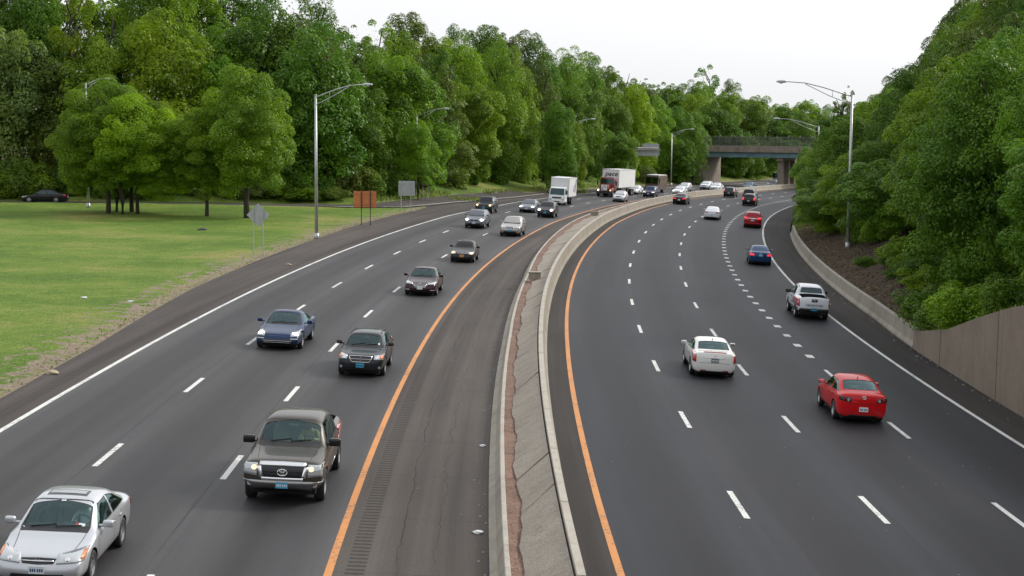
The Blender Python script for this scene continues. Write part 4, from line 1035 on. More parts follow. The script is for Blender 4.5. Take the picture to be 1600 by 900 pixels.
def place(root, s_, off, side, flip, yaw=0.0, dz=0.0):
    """flip: heading towards the camera"""
    x, y = xy(s_, off); z = zroad(s_, off, side); root.location = (x, y, z + .004 + dz)
    h = hd(s_); e = (zroad(s_, off + .5, side) - zroad(s_, off - .5, side)); g = (zroad(s_ + 1, off, side) - zroad(s_ - 1, off, side)) / 2
    fwd = Vector((math.sin(h + yaw), math.cos(h + yaw), g)).normalized(); rt = Vector((math.cos(h + yaw), -math.sin(h + yaw), e)).normalized()
    if flip: fwd = -fwd; rt = -rt
    up = rt.cross(fwd).normalized(); rt = fwd.cross(up)
    m = Matrix(((rt.x, fwd.x, up.x), (rt.y, fwd.y, up.y), (rt.z, fwd.z, up.z))); root.rotation_euler = m.to_euler()
for nm, c, me_, ro in (('p_silver', (.50, .52, .56), .55, .35), ('p_pewter', (.070, .062, .052), .5, .35), ('p_navy', (.006, .026, .085), .2, .3), ('p_charcoal', (.010, .014, .020), .2, .32), ('p_maroon', (.030, .008, .014), .3, .3), ('p_black', (.006, .006, .008), .0, .3),
        ('p_beige', (.33, .31, .30), .5, .38), ('p_slate', (.13, .145, .17), .5, .35), ('p_dkgrey', (.020, .024, .03), .25, .35), ('p_white', (.70, .70, .67), .0, .4), ('p_white2', (.64, .67, .72), .0, .4), ('p_red', (.50, .003, .007), .0, .4), ('p_red2', (.26, .004, .012), .1, .35), ('p_blue', (.004, .045, .14), .2, .3), ('p_ltblue', (.10, .16, .22), .4, .35), ('p_bronze', (.04, .036, .03), .4, .35)):
    M[nm] = paint(nm, c, me_, ro)
M['chrome_d'] = simple('dull chrome', (.30, .30, .30), .28, .9)
def C(base, **kw):
    d = {k: (dict(v) if isinstance(v, dict) else v) for k, v in base.items()}
    for k, v in kw.items():
        if isinstance(v, dict) and isinstance(d.get(k), dict): d[k].update(v)
        else: d[k] = v
    return d
SEDAN = dict(L=4.82, W=1.82, H=1.48, wb=2.74, foh=.95, r=.325, deck=True, hf=.70, hc=.94, xc=1.38, xr1=2.16, xr2=3.45, zr2=1.405, xd=4.14, zd=1.06, zt=1.03, zs1=.905, zs2=.955, wr=.74, paint='p_silver',
             front=dict(lamp=(.42, .93, .60, .62, .71, .76), bulb=(.70, .665, .05), grille=(.36, .60, .665, .30), slats=1, slatm='chrome', lower=(.62, .27, .38, .56), plate=(.47, 'plate_w', 'plate_bd'), emblem=('h', .635, .055)),
             rear=dict(lamp=(.55, .93, .70, .74, .86, .90), plate=(.66, 'plate_w', 'plate_bd'), emblem=(.86, .06, 'chrome')))
SUV = dict(L=4.60, W=1.84, H=1.70, wb=2.65, foh=.90, r=.355, deck=False, zb=.26, hf=.88, hc=1.08, xc=1.22, xr1=1.95, xr2=3.95, zr2=1.62, xd=4.4, zd=1.16, zt=1.1, zs1=1.06, zs2=1.12, wr=.77, paint='p_dkgrey', privacy=True, handle='black',
           front=dict(lamp=(.48, .93, .74, .76, .86, .92), bulb=(.70, .81, .06), grille=(.44, .70, .83, .38), slats=2, lower=(.62, .34, .48, .56), plate=(.55, 'plate_w', 'plate_bd'), emblem=('oval', .77, .06)),
           rear=dict(lamp=(.70, .95, .78, .80, 1.12, 1.16), plate=(.70, 'plate_w', 'plate_bd'), emblem=(.95, .06, 'chrome')))
cars = {}
def add(key, p, label, s_, off, side, flip, cat='car', group=None, name='car', yaw=0):
    r = build_car(p, label, cat, group, name); place(r, s_, off, side, flip, yaw); cars[key] = r; return r
# --- left carriageway, coming towards the camera
add('silver', C(SEDAN, near=True, stickers=[(2.02, 0, .10, .05, 'plate_w'), (1.43, -.52, .13, .07, 'plate_w'), (1.43, -.42, .05, .07, 'tail')], sunroof='pale', rimstyle='5', cloth='interior_l', L=4.81, H=1.49, xc=1.28, hc=.93, xr1=2.12, xr2=3.45, zs1=.90, front=dict(amber=(.86, .92), bulb=(.62, .65, .05), grille=(.38, .575, .665, .34), lamp=(.40, .93, .57, .60, .72, .78)), mirror='p_silver'), 'silver four-door saloon with a sunroof, the nearest vehicle at the bottom left', 33.45, -15.52, 0, True, 'car')
PICK = C(SEDAN, L=5.80, W=2.02, H=1.93, wb=3.70, foh=.98, r=.405, zb=.42, hf=1.15, hc=1.27, xc=1.42, xr1=2.12, xr2=3.92, zr2=1.86, xd=4.10, zd=1.40, zt=1.38, zs1=1.20, zs2=1.26, wr=.76, paint='p_pewter', mirs=1.35, near=True, xB=2.98, xe_b=3.80, xe_t=3.76, bed=(4.2, 5.68, .78, .80), mirror='gloss_black', handle='p_pewter', tw=.26, nose=.92, bow=.10, seath=.38, cloth='interior_l', bench=True, seatx=2.75, trim=True,
         front=dict(lamp=(.62, .96, .76, .80, 1.06, 1.06), bulb=(.70, .96, .062), on='lens_amber', grille=(.53, .74, 1.0, .47), slats=3, slatm='gloss_black', ring=.10, lower=None, bumper=(.43, .66, 'chrome_d'), strip=[(-.55, -.28, .53, .58, 'well'), (.28, .55, .53, .58, 'well')], fog=(.80, .57, .06), plate=(.55, 'plate_b', 'plate_w'), emblem=('ovals', .87, .12)),
         rear=dict(lamp=(.86, .99, .90, .90, 1.28, 1.28), bumper=(.45, .66, 'chrome'), plate=(.62, 'plate_w', 'plate_bd'), lid=False))
add('tundra', PICK, 'grey-brown crew-cab pickup truck with a wide chrome grille and lit amber lamps', 41.75, -11.67, 0, True, 'pickup truck', name='pickup_truck')
add('caliber', C(SUV, near=True, stickers=[(1.36, -.56, .07, .08, 'plate_w')], L=4.41, W=1.80, H=1.53, wb=2.63, foh=.90, r=.345, zb=.22, hf=.84, hc=1.0, xc=1.22, xr1=1.86, xr2=3.75, zr2=1.46, zd=1.06, zs1=.99, zs2=1.06, paint='p_charcoal', rails='black', mirror='black', rimstyle='5', wr=.72, clad=None,
    front=dict(lamp=(.56, .93, .68, .69, .82, .86), bulb=(.68, .75, .055), amber=(.80, .92), grille=(.48, .60, .78, .36), slats=1, slatm='chrome', ring=.022, lower=(.6, .26, .34, .6), fog=(.80, .40, .045), plate=(.47, 'plate_b', 'plate_bd'), emblem=('cross', .70, .1))),
    'black hatchback crossover with a chrome cross grille and a blue front plate', 61.4, -11.63, 0, True)
add('panamera', C(SEDAN, near=True, L=4.97, W=1.93, H=1.42, wb=2.92, foh=.95, r=.345, hf=.66, hc=.90, xc=1.55, xr1=2.42, xr2=3.40, zr2=1.33, xd=4.45, zd=1.0, zt=.94, zs1=.88, zs2=.94, paint='p_navy', wr=.69, rimstyle='10',
    front=dict(lamp=(.56, .90, .56, .58, .72, .78), bulb=(.74, .67, .12), on='lens_on', grille=(.66, .27, .46, .58), slats=2, lower=None, strip=[(-.86, -.56, .46, .50, 'lens'), (.56, .86, .46, .50, 'lens')], plate=None, emblem=('bar', .66, .03), amber=None)),
    'dark blue low sports saloon with bright white headlights', 67.5, -15.73, 0, True)
add('fusion', C(SEDAN, near=True, L=4.87, W=1.85, H=1.47, wb=2.85, hf=.72, paint='p_maroon', rimstyle='10', wr=.71,
    front=dict(lamp=(.46, .93, .64, .68, .74, .80), bulb=(.70, .71, .04), grille=(.44, .50, .66, .28), slats=4, slatm='chrome', ring=.02, lower=(.66, .24, .32, .6), strip=[(-.86, -.62, .34, .37, 'chrome'), (.62, .86, .34, .37, 'chrome')], plate=(.46, 'plate_w', None), emblem=('oval', .70, .06))),
    'dark maroon saloon with a slatted chrome grille and white front plate', 90.5, -11.93, 0, True)
add('jetta', C(SEDAN, L=4.38, W=1.73, H=1.45, wb=2.51, foh=.88, xc=1.30, xr1=2.0, xr2=3.1, xd=3.72, paint='p_black', sunroof='dark', 
    front=dict(lamp=(.52, .93, .60, .62, .74, .76), bulb=(.74, .67, .10), on='lens_amber', grille=(.46, .61, .70, .44), slats=2, lower=(.62, .26, .4, .56), plate=(.48, 'plate_y', 'plate_bd'), emblem=('round', .665, .065))),
    'small black saloon with warm headlights and a yellow front plate', 112.5, -11.79, 0, True)
add('murano', C(SUV, L=4.80, W=1.88, H=1.70, wb=2.82, paint='p_beige', xr1=2.05, front=dict(grille=(.40, .70, .84, .30), slats=2, slatm='chrome', ring=.02, emblem=('round', .77, .08), plate=(.52, 'plate_b', 'plate_bd')), clad='p_bronze', mirror='p_beige'),
    'silver beige crossover with a wide chrome grille beside the yellow line', 140.1, -11.28, 0, True)
add('rendez', C(SUV, L=4.74, W=1.87, H=1.66, wb=2.85, hf=.84, paint='p_slate', rails='chrome', privacy=False, front=dict(on='lens_on', bulb=(.72, .80, .12), grille=(.44, .70, .80, .40), plate=(.52, 'plate_w', 'plate_bd'))), 'slate grey crossover with roof rails and bright white headlights', 147.4, -15.6, 0, True)
add('pathf', C(SUV, L=4.60, W=1.85, H=1.80, wb=2.7, hf=.98, hc=1.12, zs1=1.12, zs2=1.16, paint='p_dkgrey', xc=1.38, xr1=1.95, zr2=1.75, nose=.93, bow=.06, r=.37, rails='black', front=dict(on='lens_amber', lamp=(.60, .92, .80, .80, .93, .93), bulb=(.76, .87, .11), grille=(.52, .80, .93, .52), plate=(.55, 'plate_b', None))),
    'boxy dark grey off-road car with warm headlights in the outermost lane', 172.2, -19.0, 0, True)
add('altima', C(SEDAN, paint='p_slate', front=dict(on='lens_on', bulb=(.74, .68, .12), emblem=('round', .62, .07))), 'blue grey saloon with lit headlights left of the dark crossover', 178.6, -15.3, 0, True)
add('crv', C(SUV, paint='p_dkgrey', front=dict(on='lens_on', bulb=(.72, .82, .12), plate=(.55, 'plate_b', None)), clad='black'), 'dark crossover with lit headlights and a blue plate in the inner lane', 170.6, -12.0, 0, True)
add('fit', C(SUV, L=4.2, W=1.72, H=1.55, wb=2.5, r=.31, hf=.80, hc=1.0, zs1=.98, zs2=1.02, zr2=1.48, xr2=3.6, paint='p_silver', zb=.2, privacy=False), 'small silver hatchback beside the median wall, left of the red-cab truck', 221.9, -11.1, 0, True)
WSED = C(SEDAN, paint='p_white2', mirror='black')
add('w1', WSED, 'white car partly hidden behind the white box truck', 221.5, -19.2, 0, True)
add('w2', C(WSED, front=dict(on='lens_on', bulb=(.72, .67, .08))), 'white car with lit headlights showing behind the red-cab truck', 257.5, -15.9, 0, True)
add('suvd', C(SUV, paint='p_navy', H=1.75, front=dict(on='lens_amber', bulb=(.74, .82, .09))), 'dark blue off-road car with lit headlights in front of the brown van', 247.0, -11.2, 0, True)
add('w3', C(WSED, front=dict(on='lens_on', bulb=(.74, .67, .1))), 'white car with a glaring headlight just above the median wall', 269.0, -10.9, 0, True)
add('s4', C(SUV, paint='p_silver', H=1.62), 'silver crossover in front of the bridge abutment', 287.5, -14.2, 0, True)
add('w4', C(SUV, paint='p_white2', H=1.62), 'white crossover under the bridge, left of two white cars', 306.0, -14.7, 0, True)
add('w5', C(WSED, H=1.50), 'white saloon under the bridge, right of two white cars', 304.5, -12.3, 0, True)
add('b6', C(SEDAN, paint='p_ltblue'), 'light blue car roof just showing above the far median wall', 326.0, -11.2, 0, True)
add('w7', C(SUV, paint='p_white2'), 'white car below the blue truck at the bridge pier', 341.5, -10.4, 0, True)
# --- right carriageway, going away
add('mazda', C(SEDAN, near=True, L=4.49, W=1.755, H=1.465, wb=2.64, foh=.87, r=.32, xc=1.35, xr1=2.0, xr2=3.22, zr2=1.41, xd=3.96, zd=1.08, zt=1.06, zs1=.91, zs2=.97, paint='p_red', rimstyle='5', antenna=True, wr=.73,
    rear=dict(lamp=(.50, .93, .76, .80, .90, .94), mat='gloss_black', inner=[(.60, .83, .055, 'lens'), (.76, .86, .055, 'tail')], plate=(.52, 'plate_w', 'plate_bd'), emblem=(.93, .07, 'chrome'), lidz=.70, strip=[(-.55, .55, .24, .32, 'well')])),
    'bright red saloon with dark tail lamp clusters in the lane beside the dotted line', 56.4, 6.25, 1, False)
add('ats', C(SEDAN, near=True, L=4.64, W=1.805, H=1.42, wb=2.775, foh=.85, r=.335, xc=1.40, xr1=2.1, xr2=3.28, zr2=1.365, xd=4.04, zd=1.05, zt=1.05, zs1=.91, zs2=.97, paint='p_white', rimstyle='10', antenna=True, wr=.74, mirror='p_white',
    rear=dict(lamp=(.82, .96, .62, .66, 1.0, .98), plate=(.72, 'plate_g', 'plate_w'), emblem=(.89, .05, 'chrome'), high_stop=True, lidz=.60, strip=[(-.45, .45, .805, .825, 'chrome'), (-.62, -.38, .30, .33, 'tail'), (.38, .62, .30, .33, 'tail'), (-.62, .62, .22, .29, 'well')])),
    'pearl white saloon with upright red tail lamps in the second lane', 65.0, 2.12, 1, False)
fr = add('frontier', C(PICK, L=5.22, W=1.85, H=1.77, wb=3.2, foh=.86, r=.365, zb=.38, hf=.98, hc=1.14, xc=1.30, xr1=1.92, xr2=3.42, zr2=1.70, front=dict(lamp=(.62, .96, .66, .70, .88, .88), bulb=(.70, .80, .06), grille=(.53, .66, .86, .47), ring=.06), xd=3.62, zd=1.27, zt=1.26, zs1=1.10, zs2=1.16, paint='p_white2', xB=2.55, xe_b=3.28, xe_t=3.26, bed=(3.72, 5.10, .70, .70), mirror='black', handle='black', rails='black', seatx=2.35, seath=.28, rearbar=True, glassdark=True,
    rear=dict(lamp=(.84, .99, .72, .72, 1.14, 1.14), inner=[(.91, .93, .05, 'plate_w')], bumper=(.44, .62, 'black'), plate=(.58, 'plate_b', 'plate_bd'), strip=[(-.17, .17, .98, 1.13, 'gloss_black')], lid=False, emblem=(1.06, .055, 'chrome'))),
    'white crew-cab pickup truck with a black rear bumper, seen from behind near the edge line', 89.1, 9.78, 1, False, 'pickup truck', name='pickup_truck')
add('blue', C(SEDAN, near=False, L=4.36, W=1.75, H=1.42, wb=2.66, xc=1.40, xr1=2.1, xr2=2.95, xd=3.75, zd=1.03, zt=1.0, foh=.78, paint='p_blue', doors=2, mirror='p_blue',
    rear=dict(lamp=(.55, .94, .70, .72, .86, .88), mat='tail_on', plate=(.74, 'plate_b', 'plate_w'), lidz=.58)), 'dark blue two-door saloon with glowing tail lamps beside the right edge line', 124.1, 9.73, 1, False)
add('redsuv', C(SUV, L=4.83, W=1.88, H=1.72, paint='p_red2', rails='chrome', rear=dict(lamp=(.52, .95, .92, .94, 1.10, 1.14), mat='tail_on', strip=[(-.45, .45, .99, 1.03, 'chrome')], plate=(.80, 'plate_w', 'plate_bd'), bumper=(.34, .55, 'p_red2'))), 'dark red estate off-roader with lit brake lamps', 173.0, 9.9, 1, False)
add('sentra', C(SEDAN, paint='p_white2', L=4.6, W=1.78, rear=dict(lamp=(.52, .92, .78, .80, .90, .92), strip=[(-.7, .7, .26, .34, 'black')], plate=(.50, 'plate_w', 'plate_bd'))), 'white saloon alone in the third lane of the right carriageway', 184.1, 5.05, 1, False)
add('crown', C(SEDAN, paint='p_black', L=5.2, W=1.95, wb=2.9, rear=dict(lamp=(.45, .92, .72, .74, .86, .88), mat='tail_on', plate=(.62, 'plate_w', None))), 'black saloon close to the median wall on the right carriageway', 220.5, -2.35, 1, False)
add('suv1', C(SUV, paint='p_dkgrey', privacy=False), 'dark crossover with a pale rear window, leftmost of the far group before the bridge', 263.5, -1.3, 1, False)
add('dsuv', C(SUV, paint='p_black', W=1.9, H=1.75, rear=dict(mat='tail_on')), 'black off-road car with lit tail lamps, nearest of the far group on the right carriageway', 233.0, 5.85, 1, False)
add('dpick', C(SUV, paint='p_black', L=5.2, W=1.95, H=1.9, hf=1.0, hc=1.15, zs1=1.15, zs2=1.2, zr2=1.85, xr2=4.6, xd=5.0, rear=dict(lamp=(.80, .97, .80, .80, 1.2, 1.2))), 'tall black van-like car half hidden behind the black off-road car', 254.0, 3.3, 1, False)
# rear decoration of the white pickup
L_ = 5.22
text_mesh('tailgate_letters', 'FRONTIER', .155, M['ink'], fr, (0, -L_ / 2 - .045, .80), (math.pi / 2, 0, 0), .003, True, space=1.35)
mb = MB(); mb.box((-.45, -.9, 1.18), (.34, .3, .16), bev=.05); o = mb.build('bag', M['white_body'], None, True); bg_ = o
o.matrix_world = Matrix(); o.parent = None
# parked dark saloon on the ramp
r = build_car(C(SEDAN, paint='p_black', L=4.9, wb=2.9, H=1.5, near=True, rimstyle='5', front=dict(on=None)), 'black saloon parked side-on beyond the grass at the far left', 'car')
_x, _y = px2x(70, 171.5), 171.5; _s, _o = so_of(_x, _y); r.location = (_x, _y, rampz(_s, _o, Vector((_x, _y))) + .05); r.rotation_euler = (0, 0, rad(90)); cars['parked'] = r

# people in the two nearest vehicles
def person(label, seat, mats, scale=1.0, lean=0.0, arms='wheel'):
    """seat: (parent car, x_right, y_forward, z) hip point in the car frame"""
    car, hx, hy, hz = seat
    J = dict(pel=(0, 0, 0), bel=(0, -.05, .16), che=(0, -.10, .36), nck=(0, -.10, .52), nk2=(0, -.085, .58), hd=(0, -.07, .67), hd2=(0, -.065, .76),
             shl=(-.18, -.10, .46), ell=(-.26, .08, .26), wrl=(-.15, .32, .33), hal=(-.14, .37, .36), shr=(.18, -.10, .46), elr=(.26, .08, .26), wrr=(.15, .32, .33), har=(.14, .37, .36),
             hpl=(-.10, 0, 0), knl=(-.13, .42, .10), ftl=(-.12, .62, -.28), hpr=(.10, 0, 0), knr=(.13, .42, .10), ftr=(.12, .62, -.28))
    if arms == 'lap':
        J['wrl'] = (-.10, .28, .10); J['hal'] = (-.06, .34, .09); J['wrr'] = (.10, .28, .10); J['har'] = (.06, .34, .09)
    R = dict(pel=.14, bel=.125, che=.135, nck=.065, nk2=.055, hd=.085, hd2=.075, shl=.07, ell=.045, wrl=.033, hal=.04, shr=.07, elr=.045, wrr=.033, har=.04, hpl=.10, knl=.065, ftl=.045, hpr=.10, knr=.065, ftr=.045)
    Ed = [('pel', 'bel'), ('bel', 'che'), ('che', 'nck'), ('nck', 'nk2'), ('nk2', 'hd'), ('hd', 'hd2'), ('che', 'shl'), ('shl', 'ell'), ('ell', 'wrl'), ('wrl', 'hal'), ('che', 'shr'), ('shr', 'elr'), ('elr', 'wrr'), ('wrr', 'har'), ('pel', 'hpl'), ('hpl', 'knl'), ('knl', 'ftl'), ('pel', 'hpr'), ('hpr', 'knr'), ('knr', 'ftr')]
    ks = list(J); me = bpy.data.meshes.new('person'); me.from_pydata([J[k] for k in ks], [(ks.index(a), ks.index(b)) for a, b in Ed], [])
    o = bpy.data.objects.new('person', me); COL.objects.link(o); o.modifiers.new('k', 'SKIN')
    lay = me.skin_vertices[0].data
    for i, k in enumerate(ks): lay[i].radius = (R[k], R[k] * (.8 if k in ('che', 'bel') else 1)); lay[i].use_root = (k == 'pel')
    sb = o.modifiers.new('s', 'SUBSURF'); sb.levels = 2; res = eval_mesh(o); bpy.data.objects.remove(o)
    res.materials.clear()
    for m_ in mats: res.materials.append(M[m_])
    for pl in res.polygons:
        c = pl.center; pl.use_smooth = True
        head = c.z > .535 and abs(c.x) < .13; hand = (Vector(J['wrl']) - c).length < .12 or (Vector(J['wrr']) - c).length < .12
        pl.material_index = 1 if (head or hand) else (2 if c.z < .05 or (c.y > .1 and c.z < .2 and abs(c.x) < .22 and not hand) else 0)
    q = bpy.data.objects.new('person', res); COL.objects.link(q); q.location = car.matrix_world @ Vector((hx, hy, hz)) if False else (0, 0, 0)
    bpy.context.view_layer.update()
    q.matrix_world = car.matrix_world @ Matrix.Translation((hx, hy, hz)) @ Matrix.Scale(scale, 4)
    # hair and nose
    mbb = MB(); 
    for a in range(6):
        pass
    bm = bmesh.new(); bmesh.ops.create_uvsphere(bm, u_segments=14, v_segments=9, radius=.098); 
    for v_ in bm.verts: v_.co = Vector((v_.co.x * .95, v_.co.y * 1.08 - .085, v_.co.z * 1.0 + .755))
    bmesh.ops.delete(bm, geom=[f for f in bm.faces if f.calc_center_median().z < .735 and f.calc_center_median().y > -.12], context='FACES')
    hm = bpy.data.meshes.new('hair'); bm.to_mesh(hm); bm.free(); hm.materials.append(M['hair']); ho = bpy.data.objects.new('hair', hm); COL.objects.link(ho); ho.parent = q
    tag(q, label, 'person'); return q
bpy.context.view_layer.update()
c_ = cars['silver']; person('driver in a pale shirt with both hands on the steering wheel of the silver saloon', (c_, -.38, 4.81 / 2 - 2.42, .60), ['shirt', 'skin', 'interior'])
person('front passenger in a dark top beside the driver of the silver saloon', (c_, .38, 4.81 / 2 - 2.42, .60), ['interior', 'skin', 'interior'], arms='lap')
c_ = cars['tundra']; person('driver in a tan shirt inside the grey-brown pickup truck', (c_, -.38, 5.80 / 2 - 2.52, .97), ['shirt2', 'skin', 'interior'])
bg_.matrix_world = cars['frontier'].matrix_world.copy(); bg_.data.transform(Matrix.Identity(4)); tag(bg_, 'white bag lying in the bed of the white pickup truck', 'bag')

# ---- box truck
def truck_wheels(root, axles, W, r, L_, dual=()):
    for ax in axles: add_wheels(root, (ax,), W, r, .24, 'steel', L_)
    for ax in dual: add_wheels(root, (ax,), W - .56, r, .24, 'steel', L_)
def quad(name, pts, mat, parent, th=.012): 
    o = mesh_obj(name, pts, [tuple(range(len(pts)))], mat, parent); 
    n = o.data.polygons[0].normal.copy(); c_ = o.data.polygons[0].center
    if n.x * c_.x + n.y * c_.y < 0: n = -n
    bm = bmesh.new(); bm.from_mesh(o.data); r_ = bmesh.ops.extrude_face_region(bm, geom=bm.faces[:]); bmesh.ops.translate(bm, vec=n * th, verts=[e for e in r_['geom'] if isinstance(e, bmesh.types.BMVert)]); bmesh.ops.recalc_face_normals(bm, faces=bm.faces[:]); bm.to_mesh(o.data); bm.free(); return o
def box_truck(label):
    L_ = 7.6; root = empty('box_truck'); tag(root, label, 'truck'); W = 2.05
    f = L_ / 2
    # cab over engine: tapered prism
    prof = [(f, .42), (f, 1.05), (f - .10, 1.25), (f - .42, 2.16), (f - .62, 2.27), (f - 1.75, 2.27), (f - 1.75, .42)]
    v = []; 
    for sx, k in ((-1, 0), (1, 0)):
        for (y, z) in prof: v.append((sx * (W / 2 - (.09 if z > 2 else (.0 if z < 1.3 else .03))), y, z))
    n = len(prof); fc = [tuple(range(n)), tuple(range(2 * n - 1, n - 1, -1))] + [(i, n + i, n + (i + 1) % n, (i + 1) % n) for i in range(n)]
    cab = mesh_obj('cab', v, fc, M['white_body'], root); fix_normals(cab)
    bm = bmesh.new(); bm.from_mesh(cab.data); bmesh.ops.bevel(bm, geom=bm.edges[:], offset=.045, segments=3, affect='EDGES'); bm.to_mesh(cab.data); bm.free(); autosmooth(cab)
    quad('windshield', [(-.92, f - .125, 1.30), (.92, f - .125, 1.30), (.84, f - .40, 2.10), (-.84, f - .40, 2.10)], M['glass_d'], root, .02)
    for sg in (-1, 1):
        q = [(sg * (W / 2 + .004), f - .30, 1.32), (sg * (W / 2 + .004), f - 1.35, 1.32), (sg * (W / 2 - .075), f - 1.35, 2.05), (sg * (W / 2 - .075), f - .55, 2.05)]
        quad('side_window', q if sg > 0 else q[::-1], M['glass_d'], root, .01)
        m_ = MB(); m_.box((sg * (W / 2 + .22), f - .12, 1.65), (.18, .06, .42), bev=.02); m_.tube([(sg * (W / 2 - .02), f - .2, 1.9), (sg * (W / 2 + .22), f - .14, 1.85)], .015, 6); m_.build('side_mirror', M['black'], root)
        m_ = MB(); m_.box((sg * .80, f + .015, .70), (.34, .05, .20), bev=.02); m_.build('headlight', M['lens'], root)
        m_ = MB(); m_.box((sg * (W / 2 + .006), f - .85, 1.0), (.012, 1.0, .02)); m_.box((sg * (W / 2 + .006), f - .33, 1.3), (.012, .02, 1.0)); m_.build('door_seam', M['well'], cab)
    m_ = MB(); m_.box((0, f + .012, .95), (1.15, .04, .18), bev=.015); m_.build('grille', M['black'], root)
    m_ = MB(); m_.box((0, f + .03, .48), (2.06, .14, .30), bev=.04); m_.build('bumper', M['white_body'], root)
    m_ = MB(); m_.box((0, f + .105, .47), (.8, .012, .12), bev=.004); m_.build('bumper_intake', M['black'], root)
    # box
    m_ = MB(); y0, y1 = f - 1.9, -f; m_.box((0, (y0 + y1) / 2, 2.24), (2.35, y0 - y1, 2.42), bev=.03); bx = m_.build('cargo_box', M['white_body'], root)
    m_ = MB(); 
    for sg in (-1, 1):
        for z in (1.04, 3.44): m_.box((sg * 1.18, (y0 + y1) / 2, z), (.03, y0 - y1 + .01, .07), bev=.006)
        m_.box((sg * 1.18, y0 - .04, 2.24), (.03, .09, 2.44), bev=.006); m_.box((sg * 1.18, y1 + .04, 2.24), (.03, .09, 2.44), bev=.006)
    m_.build('box_trim', M['sign_b'], root)
    for sg in (-1, 1):
        m_ = MB(); v = [(sg * 1.182, y1 + 1.5, 1.5), (sg * 1.182, y1 + .9, 1.5), (sg * 1.182, y1 + .3, 3.2), (sg * 1.182, y1 + .8, 3.2)]; v += [(a + sg * .006, b, c) for a, b, c in v]; m_.add(v, [(0, 1, 2, 3), (4, 5, 6, 7), (0, 1, 5, 4), (1, 2, 6, 5), (2, 3, 7, 6), (3, 0, 4, 7)]); 
        v = [(sg * 1.182, y1 + 2.5, 1.6), (sg * 1.182, y1 + 2.0, 1.6), (sg * 1.182, y1 + 1.6, 2.5), (sg * 1.182, y1 + 1.9, 2.5)]; v += [(a + sg * .006, b, c) for a, b, c in v]; m_.add(v, [(0, 1, 2, 3), (4, 5, 6, 7), (0, 1, 5, 4), (1, 2, 6, 5), (2, 3, 7, 6), (3, 0, 4, 7)])
        m_.build('side_marking', M['blue_mark'], bx)
    m_ = MB()
    for sg in (-1, 1): m_.box((sg * .42, -.6, .78), (.09, L_ - 1.2, .22))
    m_.box((.85, .3, .68), (.4, .8, .4), bev=.03); m_.box((-.85, .3, .68), (.4, .8, .4), bev=.03); m_.build('chassis', M['well'], root)
    truck_wheels(root, (1.15, 5.35), 2.0, .40, L_, (5.35,))
    return root
bt = box_truck('white box truck with blue side markings behind a dark crossover'); place(bt, 202.2, -15.55, 0, True)
